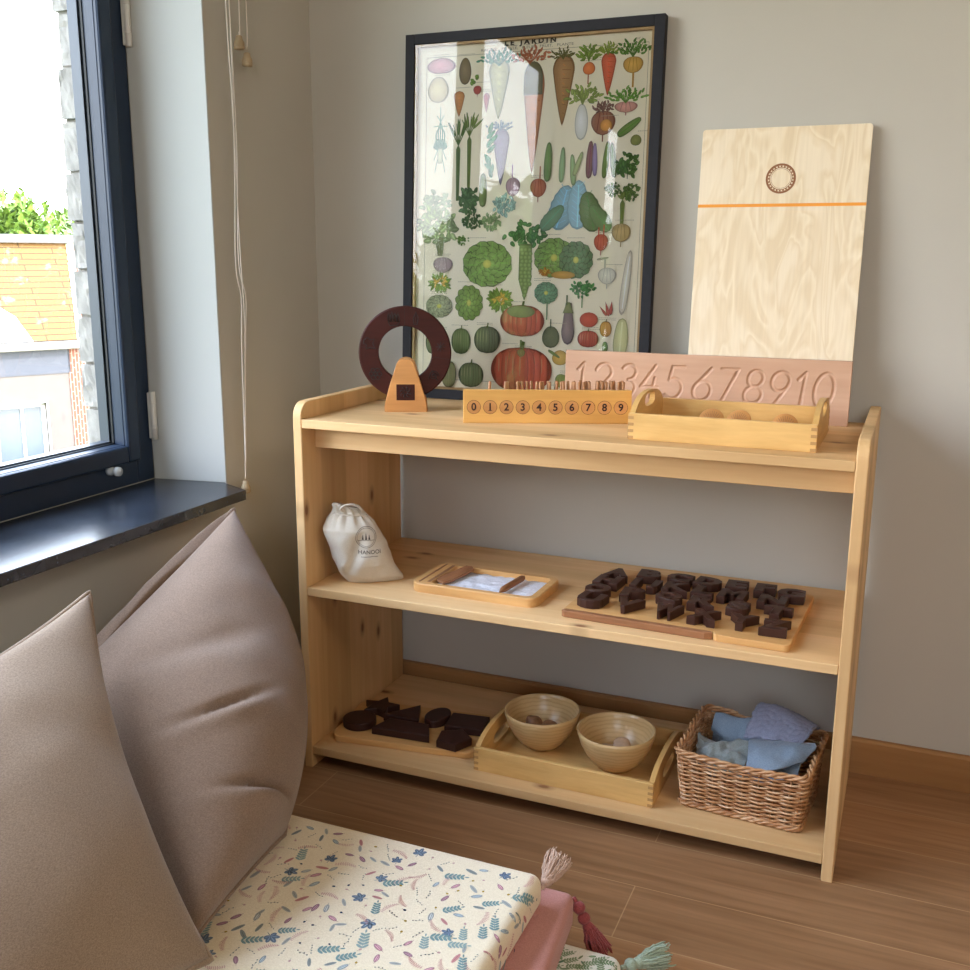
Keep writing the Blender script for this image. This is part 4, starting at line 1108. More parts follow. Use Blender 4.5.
for j in range(ny_+1):
    for i in range(nx_+1):
        x=.0365+(SW-.0145-.0365)*i/nx_; y=.0125+(SD-.025)*j/ny_
        e=min(i,nx_-i,j*1.5,(ny_-j)*1.5)/6
        V.append((x,y,.0095*1+.0022*noise.noise(Vector((x*55,y*55,1)))+.0012*noise.noise(Vector((x*140,y*140,3)))-(.002*(1-min(1,e)))))
F=[(j*(nx_+1)+i,j*(nx_+1)+i+1,(j+1)*(nx_+1)+i+1,(j+1)*(nx_+1)+i) for j in range(ny_) for i in range(nx_)]
m.add(V,F,True); o=m.build('white_sand',M['sand']); o.matrix_world=Matrix.Translation(stt.location)@Matrix.Rotation(-.012,4,'Z'); tag(o,'thin layer of white sand lying in the rounded tray','sand'); o['kind']='stuff'
m=MB(); ST=Matrix.Translation((.3810,.0700,Z2+.0185))@Matrix.Rotation(math.radians(84),4,'Z')
m.tube([(0,0,-.001),(.012,0,0),(.020,0,0),(.090,0,0),(.096,0,0),(.098,0,0)],[.0008,.0050,.0062,.0062,.0045,.001],12,M=None,flat=1)
o=m.build('writing_stylus',M['walnut']); o.matrix_world=ST; tag(o,'brown wooden stylus with pointed tip lying across the white sand','stylus')
m=MB(); m.prism([(0,0),(.018,-.004),(.090,.002),(.098,.014),(.094,.026),(.020,.024),(.004,.020)],0,.0055,bev=.0012)
o=m.build('sand_smoother',M['walnut']); o.matrix_world=Matrix.Translation((.2620,.0850,Z2+.0115))@Matrix.Rotation(math.radians(72),4,'Z')@Matrix.Rotation(.06,4,'X')@Matrix.Rotation(-.05,4,'Y'); tag(o,'flat brown wooden smoothing paddle at the left of the white sand','smoother')
# --- letter board
LBm=Matrix.Translation((.5100,.0385,Z2+.0003))@Matrix.Rotation(math.radians(-2.6),4,'Z')
lb=thing('letter_board','flat light wooden board carrying the dark alphabet letters','board',LBm.translation,math.radians(-2.6))
m=MB(); P=[(.268,0),(.262,.004),(.268,.0075),(.260,.012),(0,.012)]
R_=rrect(0,0,.386,.277,.010); P=[p for p in R_ if not (p[1]<.0125 and p[0]<.28)]
# order: right-top arc, left-top arc, (left-bottom dropped), right-bottom arc
k=next(i for i,p in enumerate(R_) if p[1]<.0125 and p[0]<.28)
A=[p for p in R_[:k]]; B_=[p for p in R_[k:] if not(p[1]<.0125 and p[0]<.28)]
m.prism(A+[(0,.0125),(.262,.0125),(.268,.008),(.264,.004),(.270,0)]+B_,0,.0120,bev=.0012); m.build('board_body',M['board'],lb)
m=MB(); m.box((.002,.003,.0118),(.384,.0035,.0121),0) if False else None
m=MB(); m.prism([(0,.0018),(.006,-.0010),(.250,-.0008),(.262,.0045),(.258,.0115),(.004,.0118)],0,.0128,bev=.0015)
o=m.build('walnut_stylus',M['walnut']); o.matrix_world=LBm; tag(o,'long walnut stick lying along the front edge of the letter board','stick')
LET=dict(A=(.5534,.2457),B=(.6125,.2600),C=(.6690,.2600),D=(.7235,.2580),E=(.7745,.2600),F=(.8250,.2600),G=(.8715,.2500),
 H=(.5560,.2000),I=(.6040,.2010),J=(.6480,.2020),K=(.6850,.2010),L=(.7350,.2000),M=(.7800,.2020),N=(.8500,.2000),
 O=(.5440,.1430),P=(.6050,.1460),Q=(.6820,.1480),R=(.7420,.1450),S=(.8130,.1430),T=(.8640,.1500),
 U=(.5500,.0850),V=(.6160,.0830),W=(.6860,.0800),X=(.7500,.0760),Y=(.8120,.0780),Z=(.8660,.0720))
LET.update(H=(.5500,.1950),I=(.6000,.2020),J=(.6330,.2030),K=(.6760,.2030),L=(.7260,.2030),M=(.7760,.2020),N=(.8460,.2000),Q=(.6740,.1430),R=(.7350,.1430),S=(.7960,.1430),T=(.8600,.1430),O=(.5460,.1390),P=(.6100,.1430))
rd=random.Random(2)
for ch,(x,y) in LET.items():
    k=len(ch)
    nm=['back row','second row','third row','front row'][0 if ch in'ABCDEFG' else 1 if ch in'HIJKLMN' else 2 if ch in 'OPQRST' else 3]
    mm=text_mb(ch,.0560,.0130,Matrix.Identity(4),offset=.0026,bevel=.0012,res=3)
    xs=[v[0] for v in mm.v]; ys=[v[1] for v in mm.v]; zs=[v[2] for v in mm.v]
    cx,cy=(min(xs)+max(xs))/2,(min(ys)+max(ys))/2
    sx=min(1.30,.0480/(max(xs)-min(xs))); sy=.0470/(max(ys)-min(ys))
    if ch in 'IJ': sx=1.05
    mm.v=[((a-cx)*sx,(b_-cy)*sy,c-min(zs)) for a,b_,c in mm.v]
    o=mm.build('wooden_letter',M['darkwood'])
    o.location=(x,y,Z2+.0126); o.rotation_euler=(0,0,rd.uniform(-.09,.09)-.04)
    tag(o,'dark wooden capital letter %s lying in the %s of the letter board'%(ch,nm),'letter','alphabet letters on the letter board')
# ================================================================ BOTTOM SHELF
GA=math.radians(7.5)
GMx=Matrix.Translation((.0400,.0330,Z1+.0003))@Matrix.Rotation(GA,4,'Z')
gb=thing('shape_board','light rounded wooden board with dark geometric shapes on the bottom shelf','board',GMx.translation,GA)
m=MB(); m.prism(rrect(0,0,.292,.172,.020),0,.0130,bev=.002); m.build('board_body',M['board'],gb)
def ngon(n,r,a0=0,sx=1,sy=1): return [(r*sx*math.cos(a0+2*PI*k/n),r*sy*math.sin(a0+2*PI*k/n)) for k in range(n)]
SHP={'circle':(ngon(40,.0285),(.0700,.0960),0,'round dark wooden disc at the left end of the shape board'),
 'star':([( (.034 if k%2==0 else .017)*math.cos(PI/2+k*PI/5),(.034 if k%2==0 else .017)*math.sin(PI/2+k*PI/5)) for k in range(10)],(.0800,.1660),.1,'dark wooden five pointed star behind the round disc'),
 'triangle':([(-.034,-.022),(.032,-.022),(.012,.034)],(.1450,.1560),.05,'dark wooden triangle between the star and the oval'),
 'trapezoid':([(-.052,-.021),(.052,-.021),(.036,.021),(-.036,.021)],(.1720,.0960),GA*.6,'long dark wooden trapezoid at the front middle of the shape board'),
 'oval':(ngon(40,1,0,.020,.030),(.2090,.1700),-.1,'small dark wooden oval between the triangle and the rectangle'),
 'rectangle':([(-.033,-.026),(.033,-.026),(.033,.026),(-.033,.026)],(.2760,.1660),GA,'dark wooden rectangle at the back right of the shape board'),
 'pentagon':(ngon(5,.031,PI/2-PI/5*.0),(.2790,.0930),.05-PI/2*.9,'dark wooden pentagon at the front right of the shape board')}
for nm,(P,(x,y),rz,lab) in SHP.items():
    m=MB(); m.prism([(a_*1.17,b__*1.17) for a_,b__ in P],0,.0160,bev=.0018); o=m.build('wooden_'+nm,M['darkwood2']); o.location=(x,y,Z1+.0136); o.rotation_euler=(0,0,rz); tag(o,lab,nm)
tray('wooden_tray','large light wooden tray holding two bamboo bowls on the bottom shelf','tray',(.3455,.0380,Z1),.3400,.2300,.0450,.009,.020,(.040,.012),-.012)
def bowl(x,y,label,rz):
    b_=MB(); 
    out=[(0,0),(.026,0),(.030,.0012),(.040,.010),(.0520,.026),(.0620,.046),(.0675,.064),(.0690,.0745)]
    inn=[(.0675,.0755),(.0655,.0740),(.0640,.064),(.0585,.047),(.0485,.028),(.036,.014),(.020,.0075),(0,.0060)]
    b_.lathe([(r*1.06,z*.99) for r,z in out+inn],64,jit=lambda a,z: .008*math.sin(2*a+rz)*(z/.07))
    o=b_.build('bamboo_bowl',M['bamboo']); o.location=(x,y,Z1+.0084); o.rotation_euler=(0,0,rz); tag(o,label,'bowl')
bowl(.4330,.1690,'left bamboo bowl with brown and white pebbles in the large tray',.3)
bowl(.5880,.1430,'right bamboo bowl with a pinkish disc inside, standing in the large tray',1.2)
def pebble(x,y,z,s,mt,label,group,seed,rot_=(0,0,0)):
    k=bmesh.new(); bmesh.ops.create_icosphere(k,subdivisions=3,radius=1)
    for v in k.verts:
        q=1+.16*noise.noise(v.co*1.2+Vector((seed*3.1,0,0))); v.co=Vector((v.co.x*s[0]*q,v.co.y*s[1]*q,v.co.z*s[2]*q))
    m=MB(); m.bm(k,True); k.free(); o=m.build('pebble',M[mt]); o.location=(x,y,z); o.rotation_euler=rot_; tag(o,label,'pebble',group)
zb=Z1+.0084
L_='pebbles in the left bamboo bowl'; R_g='pebbles in the right bamboo bowl'
pebble(0.4130,0.1810,zb+0.0365,(0.0179,0.0146,0.0134),'pebble_brown','large brown pebble at the left back of the left bowl',L_,1,(.2,.4,.5))
pebble(0.4105,0.1580,zb+0.0310,(0.0157,0.0134,0.0101),'pebble_white','white pebble nearest the front left rim in the left bowl',L_,2)
pebble(0.4440,0.1800,zb+0.0340,(0.0179,0.0157,0.0112),'pebble_brown','brown pebble at the right of the left bowl',L_,3,(.3,-.2,0))
pebble(0.4320,0.1600,zb+0.0270,(0.0112,0.0101,0.0078),'pebble_white','small pale pebble in the middle of the left bowl',L_,4)
pebble(0.4510,0.1630,zb+0.0295,(0.0157,0.0112,0.0090),'pebble_pink','tan pebble at the front right inside the left bowl',L_,5)
pebble(0.5705,0.1490,zb+0.0280,(0.0168,0.0157,0.0078),'pebble_pink','flat tan pebble lying at the left of the right bowl',R_g,7)
pebble(0.5945,0.1610,zb+0.0340,(0.0168,0.0168,0.0073),'pebble_pink','round pinkish disc propped up in the right bowl',R_g,8,(.75,.15,.1))
pebble(0.5985,0.1420,zb+0.0300,(0.0146,0.0123,0.0078),'pebble_brown','brown pebble beneath the pinkish disc in the right bowl',R_g,9)
# ---- wicker basket
bk=thing('wicker_basket','brown woven wicker basket full of blue cloths on the bottom shelf','basket',(.8340,.1430,Z1+.0006),math.radians(-4.5))
BHh=.108
def bper(t,z,r=.010):
    k=z/BHh; hx,hy=.1005+.009*k,.083+.012*k
    # t in [0,1) around a rounded rectangle
    per=2*(2*hx+2*hy-4*r)+2*PI*r; s=(t%1)*per
    segs_=[('l',(-hx+r,-hy),(1,0),2*hx-2*r),('a',(hx-r,-hy+r),-90,PI*r/2),('l',(hx,-hy+r),(0,1),2*hy-2*r),('a',(hx-r,hy-r),0,PI*r/2),
          ('l',(hx-r,hy),(-1,0),2*hx-2*r),('a',(-hx+r,hy-r),90,PI*r/2),('l',(-hx,hy-r),(0,-1),2*hy-2*r),('a',(-hx+r,-hy+r),180,PI*r/2)]
    for g in segs_:
        if s<=g[3] or g is segs_[-1]:
            if g[0]=='l':
                return Vector((g[1][0]+g[2][0]*s,g[1][1]+g[2][1]*s)),Vector((g[2][1],-g[2][0]))
            a=math.radians(g[2])+s/r; n_=Vector((math.cos(a),math.sin(a))); return Vector(g[1])+n_*r,n_
        s-=g[3]
NS=30
rd=random.Random(8)
sag=lambda p: -.006*(1-abs(p.x)/.11)*(1 if abs(p.y)>.07 else 0)+(.006 if p.y>0 and p.x<-.05 else 0)
m=MB(); rows=23
for r_ in range(rows):
    z=.006+r_*(BHh-.016)/rows; pts=[]; n_=NS*4; ph=rd.uniform(-.12,.12)
    for i in range(n_):
        t=i/n_; p,nn_=bper(t,z); o_=math.cos(PI*(t*NS)+(r_%2)*PI+ph)*.0036
        pts.append((p.x+nn_.x*o_,p.y+nn_.y*o_,z+.0006*math.sin(t*40+r_)+sag(p)*z/BHh))
    m.tube(pts,.0020+rd.uniform(-.0003,.0003),6,closed=True)
m.build('woven_side',M['wicker'],bk)
m=MB()
for i in range(NS):
    t=(i+.0)/NS; P=[]
    for z in np.linspace(.002,BHh-.004,7): p,_=bper(t,z); P.append((p.x,p.y,z+sag(p)*z/BHh))
    m.tube(P,.0017,6)
for t in (0.004,.29,.5,.79):
    pass
m.build('stake',M['wicker'],bk)
def rope(name,z,off,rad,twists,strands,amp):
    m=MB()
    for s in range(strands):
        pts=[]; n_=240
        for i in range(n_):
            t=i/n_; p,nn_=bper(t,z,.012); a=2*PI*(twists*t+s/strands); pts.append((p.x+nn_.x*(off+amp*math.cos(a)),p.y+nn_.y*(off+amp*math.cos(a)),z+amp*math.sin(a)+sag(p)*z/BHh))
        m.tube(pts,rad,7,closed=True)
    m.build(name,M['wicker'],bk)
rope('rim',BHh-.004,.001,.0027,14,3,.0036)
rope('foot_braid',.0062,.002,.0024,16,3,.0032)
m=MB()
for i in range(10): x=-.09+i*.02; m.tube([(x,-.082,.006),(x,.082,.006)],.0022,6)
for i in range(34): y=-.080+i*.0048; m.tube([(-.098+k*.0049,y,.006+.0024*math.cos(PI*(k*.49/2)*1.0+(i%2)*PI)) for k in range(41)],.0018,5)
m.build('woven_base',M['wicker'],bk)
for cx_,cy_ in ((-1,-1),(1,-1),(1,1),(-1,1)):
    m=MB()
    for d in range(2):
        m.tube([(cx_*(.0985+.009*z/BHh-d*.006*(1)),cy_*(.081+.012*z/BHh-(1-d)*.006),z) for z in np.linspace(.004,BHh-.002,8)],.0032,7)
    m.build('corner_post',M['wicker'],bk)
# ---- cloths in the basket
def cloth(name,label,G,mt,thick=.004,fold=0,fs_=30,bumpy=0,seed=1,res=40,group='blue cloths in the wicker basket'):
    # G: grid (rows) of control points in basket coordinates, smoothed with Catmull-Rom both ways
    rows_=[wob(r,res//(len(r)-1)) for r in G]; n_=len(rows_[0])
    cols=[wob([rows_[k][i] for k in range(len(rows_))],res//(len(G)-1)) for i in range(n_)]
    mm_=len(cols[0]); V=[];
    for i in range(n_):
        for j in range(mm_):
            p=cols[i][j]; q=noise.noise(p*fs_+Vector((seed*7,0,0)))*fold+noise.noise(p*fs_*2.2+Vector((seed*7,0,0)))*fold*.4
            if bumpy: q+=bumpy*abs(math.sin(i*.8+math.sin(j*.5)))*abs(math.sin(j*.8+math.sin(i*.4)))
            a=cols[min(i+1,n_-1)][j]-cols[max(i-1,0)][j]; b_=cols[i][min(j+1,mm_-1)]-cols[i][max(j-1,0)]
            nn_=a.cross(b_); nn_.normalize() if nn_.length>1e-9 else None
            if nn_.z<0: nn_=-nn_
            V.append(p+nn_*q)
    F=[(i*mm_+j,(i+1)*mm_+j,(i+1)*mm_+j+1,i*mm_+j+1) for i in range(n_-1) for j in range(mm_-1)]
    m=MB(); m.add(V,F,True); o=m.build(name,M[mt]); o.location=bk.location; o.rotation_euler=bk.rotation_euler
    s=o.modifiers.new('thickness','SOLIDIFY'); s.thickness=thick; s.offset=-1
    s=o.modifiers.new('round','SUBSURF'); s.levels=1; s.render_levels=1
    tag(o,label,'cloth',group)
B_=BHh
cloth('folded_cloth','smooth light blue cloth standing at the back left inside the basket',
 [[(-.086,.070,.045),(-.086,.060,.085),(-.084,.070,B_+.001),(-.080,.078,B_-.015)],
  [(-.040,.045,.050),(-.038,.056,.088),(-.036,.070,B_+.003),(-.034,.078,B_-.012)],
  [(-.005,.040,.050),(-.004,.052,.090),(-.004,.068,B_+.005),(-.004,.078,B_-.010)],
  [(.040,.040,.050),(.038,.052,.090),(.036,.068,B_+.004),(.034,.078,B_-.010)]],'cloth_blue',.005,.006,22,seed=2)
cloth('frilled_cloth','crumpled grey blue cloth with a frilled edge at the front left of the basket',
 [[(-.096,.010,.050),(-.098,.012,.086),(-.097,.000,.096),(-.095,-.020,.082),(-.090,-.045,.070)],
  [(-.070,.022,.060),(-.070,.010,.088),(-.070,-.010,.093),(-.068,-.035,.088),(-.066,-.070,.070)],
  [(-.035,.026,.066),(-.034,.010,.094),(-.034,-.012,.098),(-.034,-.040,.090),(-.030,-.072,.070)],
  [(-.004,.026,.066),(-.002,.010,.090),(-.002,-.015,.094),(.000,-.040,.088),(.000,-.070,.066)]],'cloth_grey',.003,.010,38,seed=5)
cloth('quilted_cloth','quilted lilac blue cloth draped over the back right of the basket',
 [[(-.016,.020,.098),(-.012,.050,.122),(-.008,.078,.136),(-.006,.090,.128)],
  [(.020,.012,.106),(.022,.040,.128),(.026,.072,.140),(.028,.086,.132)],
  [(.056,.012,.108),(.058,.040,.126),(.060,.068,.132),(.062,.084,.124)],
  [(.082,.016,.108),(.090,.038,.120),(.096,.062,.123),(.098,.074,.115)]],'cloth_lilac',.007,.004,24,.0022,seed=9)
cloth('folded_cloth','pale blue cloth folded over the right front corner of the basket',
 [[(-.008,.012,.100),(-.004,-.016,.104),(.002,-.046,.100),(.006,-.070,.090)],
  [(.030,.014,.108),(.034,-.018,.116),(.036,-.046,.110),(.040,-.074,.094)],
  [(.070,.022,.110),(.072,-.010,.122),(.074,-.034,.117),(.064,-.062,.098)],
  [(.092,.030,.112),(.104,.010,.124),(.108,-.006,.120),(.094,-.030,.104)]],'cloth_blue',.006,.005,26,seed=12)
cloth('folded_cloth','blue cloth lying lowest in the basket, showing at its right end',
 [[(-.060,-.060,.050),(-.060,-.02,.055),(-.060,.03,.055),(-.06,.06,.05)],
  [(.000,-.064,.060),(.000,-.02,.070),(.000,.02,.068),(.00,.06,.05)],
  [(.060,-.070,.076),(.060,-.03,.084),(.060,.02,.080),(.06,.06,.06)],
  [(.088,-.062,.080),(.088,-.03,.086),(.088,.02,.080),(.088,.06,.06)]],'cloth_blue',.005,.008,26,seed=15)
# ================================================================ FLOOR MATS
def softbox(m,poly,z0,z1,R,puff=0):
    k=bmesh.new()
    A=[k.verts.new((x,y,z0)) for x,y in poly]; B=[k.verts.new((x,y,z1)) for x,y in poly]; n=len(poly)
    k.faces.new(A[::-1]); k.faces.new(B)
    for i in range(n): k.faces.new((A[i],A[(i+1)%n],B[(i+1)%n],B[i]))
    bmesh.ops.recalc_face_normals(k,faces=k.faces[:])
    bmesh.ops.bevel(k,geom=k.edges[:],offset=R,segments=6,profile=.5,affect='EDGES')
    m.bm(k,True); k.free()
MT=[(.0003,.0560,.745,-.372,0),(.0565,.1090,.663,-.338,-.10),(.1095,.1600,.633,-.384,0)]
def matpoly(x1,y1,sk): return [(-.172,y1),(-.172,-1.32),(x1-sk*(y1+1.32),-1.32),(x1,y1)]
mats=[]
for (z0,z1,x1,y1,sk),(nm,lab,mt) in zip(MT,(('floor_cushion','lowest thin floor cushion with small green sprigs on white cotton','white_fabric'),('floor_cushion','middle thin floor cushion in plain dusty pink cotton','pink_fabric'),('floor_cushion','top floor cushion of cream cotton printed with small leaves and sprigs','cream_fabric'))):
    t=thing(nm,lab,'floor cushion',(.2,-.85,z0))
    m=MB(); softbox(m,[(x-.2,y+.85) for x,y in matpoly(x1,y1,sk)],0,z1-z0,.017 if mt!='pink_fabric' else .012); m.build('cover',M[mt],t); mats.append(t)
# --- printed leaf motifs
def motif(mm,F,cx,cy,ang,kind,col,s,rd):
    ca,sa=math.cos(ang),math.sin(ang)
    def put(P,c,dz=0):
        V=[F(cx+(x*ca-y*sa)*s,cy+(x*sa+y*ca)*s,dz) for x,y in P]; 
        mm.add(V,[tuple(range(len(V)))],col=pc(c))
    def lf(x,y,l,w,a,c,dz=0,n=8):
        P=[]
        for i in range(n):
            t=2*PI*i/n; u=(1+math.cos(t))/2*l; v=math.sin(t)*w/2; P.append((x+u*math.cos(a)-v*math.sin(a),y+u*math.sin(a)+v*math.cos(a)))
        put(P,c,dz)
    if kind=='sprig':
        lf(-.5,0,1,.035,0,col,0,6)
        for k in range(5):
            for sd in (-1,1): lf(-.40+k*.17,0,.30*(1-.06*k),.12,sd*.85,col,.00003*(k%2+1))
        lf(.45,0,.2,.08,0,col)
    elif kind=='fern':
        for k in range(10):
            x=-.5+k/10; y=.10*math.sin(k*.36); w=.12*(1-abs(k-4)/8)
            for sd in (-1,1): lf(x,y,w+.05,.04,sd*1.15+.2,col,.00003*(k%2+1),5)
            lf(x,y,.1,.03,.25*math.cos(k*.28),col,0,5)
    elif kind=='leaf':
        lf(-.5,0,1,.42,0,col,0,14); lf(-.42,.04,.84,.09,.0,pc(col,1.9),.00004); lf(-.42,-.10,.74,.06,.0,pc(col,1.9),.00004); lf(-.7,0,.25,.04,0,col)
    elif kind=='olive': lf(-.5,0,1,.3,0,col,0,12); lf(-.4,0,.8,.04,0,pc(col,.6),.00004,6)
    elif kind=='maple':
        for a,l in ((PI/2,1),(PI/2+.8,.85),(PI/2-.8,.85),(PI/2+1.75,.6),(PI/2-1.75,.6)): lf(0,0,l*.6,.27,a,col,.00002); lf(0,0,l*.5,.035,a,pc(col,2.2),.00006,5)
        lf(0,0,.4,.04,-PI/2,col)
    elif kind=='dots':
        for k in range(4): lf(-.4+k*.25,rd.uniform(-.06,.06),.12,.09,rd.uniform(-1,1),col)
        lf(-.5,0,.9,.02,0,col,0,5)
    elif kind=='berry': lf(-.2,0,.5,.38,0,col,0,10); lf(-.55,.05,.35,.05,0,'6a6a4a')
PAL=dict(sprig=['7d9795','7d9795','93a6a0'],fern=['c58f8a','d0a49c','c58f8a'],leaf=['94727a','9c9c98','ab8186','929a9c'],olive=['a9aaa4','c48a86','8a8f8c'],maple=['6b788a','727f8e'],dots=['5a5f60','3c4650','7a7a74'],berry=['b08f3e','c9a29a','2f3f56'])
def scatter(F,x0,x1,y0,y1,step,pal,sizes,wts,seed,cream=None):
    rd=random.Random(seed); mm=MB(); ks=list(sizes); bag=[]
    y=y0; r=0
    while y<y1:
        x=x0+(r%2)*step*.5
        while x<x1:
            if not bag: bag=[k for k in ks for _ in range(wts[k])]; rd.shuffle(bag)
            k=bag.pop(); motif(mm,F,x+rd.uniform(-.3,.3)*step,y+rd.uniform(-.3,.3)*step,rd.uniform(0,6.28) if k!='sprig' else rd.choice((.5,.3,1.9,.7)),k,rd.choice(pal[k]),sizes[k]*rd.uniform(.85,1.15),rd)
            x+=step
        y+=step*.87; r+=1
    return mm
def wrap(x1,y1,ztop,R,sk,zl):
    # surface coordinates: u past the edge runs down the right-hand side
    def F(u,v,dz=0):
        xe=x1-sk*(y1-v); k=u-(xe-R); e=.0004+dz
        if k<=0: return (u-.2,v+.85,ztop+e-zl)
        if k<PI/2*R: a=k/R; return (xe-R+(R+e)*math.sin(a)-.2,v+.85,ztop-R+(R+e)*math.cos(a)-zl)
        return (xe+e-.2,v+.85,ztop-R-(k-PI/2*R)-zl)
    return F
z0,z1,x1,y1,sk=MT[2]
SZ=dict(sprig=.030,fern=.027,leaf=.015,olive=.018,maple=.022,dots=.018,berry=.0085); WT=dict(sprig=2,fern=4,leaf=4,olive=4,maple=1,dots=5,berry=5)
mm=scatter(wrap(x1,y1,z1,.017,0,z0),.02,x1+.036,-1.28,y1-.020,.0215,PAL,SZ,WT,21); mm.build('leaf_print',M['motif'],mats[2],vc=True)
z0,z1,x1,y1,sk=MT[0]
mm=scatter(wrap(x1,y1,z1,.017,0,z0),.50,x1+.030,-.80,y1-.02,.014,dict(sprig=['7a8f6a','8a9a78'],leaf=['7a8f6a'],olive=['8a9a78','6f8a6f']),dict(sprig=.024,leaf=.010,olive=.012),dict(sprig=3,leaf=1,olive=2),5); mm.build('sprig_print',M['motif'],mats[0],vc=True)
# seam piping at the top cushion
def tassel(parent,base,tip,spread,n,mt,label,knots=0,len_=1.0,seed=1):
    rd=random.Random(seed); off=Vector(parent.location)
    b=Vector(base)-off; t=Vector(tip)-off; d=(t-b); Lg=d.length; d.normalize(); sd=d.orthogonal().normalized(); s2=d.cross(sd)
    m=MB()
    m.tube([b-d*.004,b+d*.004],[.003,.003],8)
    hl=.004
    for k in range(knots):
        c=b+d*(.012+.016*k); q=rd.uniform(0,6)
        kk=bmesh.new(); bmesh.ops.create_icosphere(kk,subdivisions=2,radius=.0095)
        m.bm(kk,True,0,Matrix.Translation(c)); kk.free(); hl=.012+.016*k+.008
    c=b+d*(hl+.005)
    kk=bmesh.new(); bmesh.ops.create_icosphere(kk,subdivisions=2,radius=.0085); m.bm(kk,True,0,Matrix.Translation(c)@Matrix.Diagonal((1,1,1,1))); kk.free()
    for i in range(n):
        a=rd.uniform(0,6.28); r=math.sqrt(rd.random())*spread; l=Lg-hl; l*=rd.uniform(.82,1.05)
        e=c+d*l+(sd*math.cos(a)+s2*math.sin(a))*r
        p1=c+(sd*math.cos(a)+s2*math.sin(a))*.006; p2=c+d*l*.45+(sd*math.cos(a)+s2*math.sin(a))*(r*.55+.004)
        w1_=[p+Vector((rd.uniform(-1,1),rd.uniform(-1,1),rd.uniform(-1,1)))*.0014 for p in wob([p1,p2,e],4)]
        for w_ in w1_: w_.z=max(w_.z,.0022-off.z)
        m.tube(w1_,[.0013]*(len(w1_)-1)+[.0007],5)
    o=m.build('tassel',M[mt],parent); o['label']=label
tassel(mats[2],(.632,-.386,.138),(.644,-.352,.166),.019,110,'tassel_cream','pale beige cotton tassel',0,seed=3)
tassel(mats[1],(.662,-.334,.093),(.704,-.344,.028),.018,90,'tassel_red','dark pink cotton tassel with knots',2,seed=4)
tassel(mats[0],(.745,-.372,.036),(.790,-.318,.030),.018,90,'tassel_green','pale green cotton tassel',1,seed=6)
# ================================================================ PILLOWS
def pillow(label,A,B,C,D_,T1,T2,mt,ears=.07,backdir=None,creases=(),n=72,side=(0,0),seed=1,bow=(0,0)):
    A,B,C,D_=map(Vector,(A,B,C,D_))   # A top right, B bottom right, C top left, D bottom left
    t=thing('pillow',label,'pillow',B*.5+D_*.5); off=Vector(t.location)
    nrm=((B-A).cross(C-A)+(B-A).cross(D_-B)).normalized()
    if nrm.x<0: nrm=-nrm
    def base(u,v):
        uu=u*(1-ears*(1-v*v)); vv=v*(1-ears*(1-u*u))
        a,b=(uu+1)/2,(vv+1)/2   # a: 0 left..1 right ; b: 0 bottom..1 top
        return (B-D_).normalized()*bow[0]*a*a*math.sin(PI*(1-b)**1.5)+C*(1-a)*b+A*a*b+D_*(1-a)*(1-b)+B*a*(1-b)
    def hgt(u,v,T,sgn):
        e=((1-u*u)*(1-v*v)); h=T*max(0,e)**.42
        h*=1+.25*(-v)*(1-abs(u)*.3)
        p=base(u,v); h+=min(1,e*6)*(noise.noise(p*6+Vector((seed*5,0,0)))*.010+noise.noise(p*15+Vector((seed,2,0)))*.0035)
        if sgn>0:
            for (u0,v0,su,sv,d,sl) in creases:
                x=(u-u0); y=(v-v0-sl*x-.15*x*x); h-=d*math.exp(-(x/su)**2)*math.exp(-(y/sv)**2)*min(1,e*5)
                h+=d*.55*math.exp(-(x/su)**2)*math.exp(-((y+sv*2.4)/(sv*2.2))**2)*min(1,e*5)
        return h
    V=[];F=[]; W_=n+1
    cosp=lambda i: -math.cos(PI*i/n)*.5+(2*i/n-1)*.5
    for sgn,T in ((1,T1),(-1,T2)):
        for j in range(W_):
            for i in range(W_):
                u,v=cosp(i),cosp(j); 
                dv=nrm*sgn
                if sgn<0 and backdir: k_=max(0,min(1,(v+.2)/.9)); dv=(dv*(1-k_)+Vector(backdir)*k_).normalized()
                V.append(base(u,v)+dv*hgt(u,v,T,sgn)-off)
    for s in (0,1):
        o_=s*W_*W_
        for j in range(n):
            for i in range(n):
                f_=(o_+j*W_+i,o_+j*W_+i+1,o_+(j+1)*W_+i+1,o_+(j+1)*W_+i); F.append(f_ if s else f_[::-1])
    m=MB(); m.add(V,F,True); o=m.build('cushion_cover',M[mt],t)
    k=bmesh.new(); k.from_mesh(o.data); bmesh.ops.remove_doubles(k,verts=k.verts[:],dist=1e-5); bmesh.ops.recalc_face_normals(k,faces=k.faces[:]); k.to_mesh(o.data); k.free()
    m=MB(); E=[(cosp(i),-1) for i in range(n)]+[(1,cosp(i)) for i in range(n)]+[(cosp(n-i),1) for i in range(n)]+[(-1,cosp(n-i)) for i in range(n)]
    m.tube([base(u,v)-off for u,v in E],.0042,8,closed=True); m.build('piping',M[mt],o)
    return t
PIL2=dict(A=(-.075,-.088,.533),B=(.270,-.470,.178),C=(-.035,-.55,.392),D_=(.30,-.72,.178),ears=.02,bow=(.105,0),backdir=(-.62,.15,.75))
PIL1=dict(A=(.000,-.525,.520),B=(.345,-.735,.183),C=(-.06,-1.03,.450),D_=(.30,-1.27,.190),ears=.13)
pillow('taupe pillow with piping leaning against the window wall below the sill corner',T1=.125,T2=.105,mt='pillowB',creases=((-.30,-.10,.34,.028,.015,-.42),(.05,-.72,.45,.024,.020,-.36),(-.2,.35,.5,.09,.006,-.5)),seed=2,**PIL2)
pillow('sand coloured pillow with piping at the lower left, nearest the camera',T1=.085,T2=.045,mt='pillowA',seed=5,**PIL1)
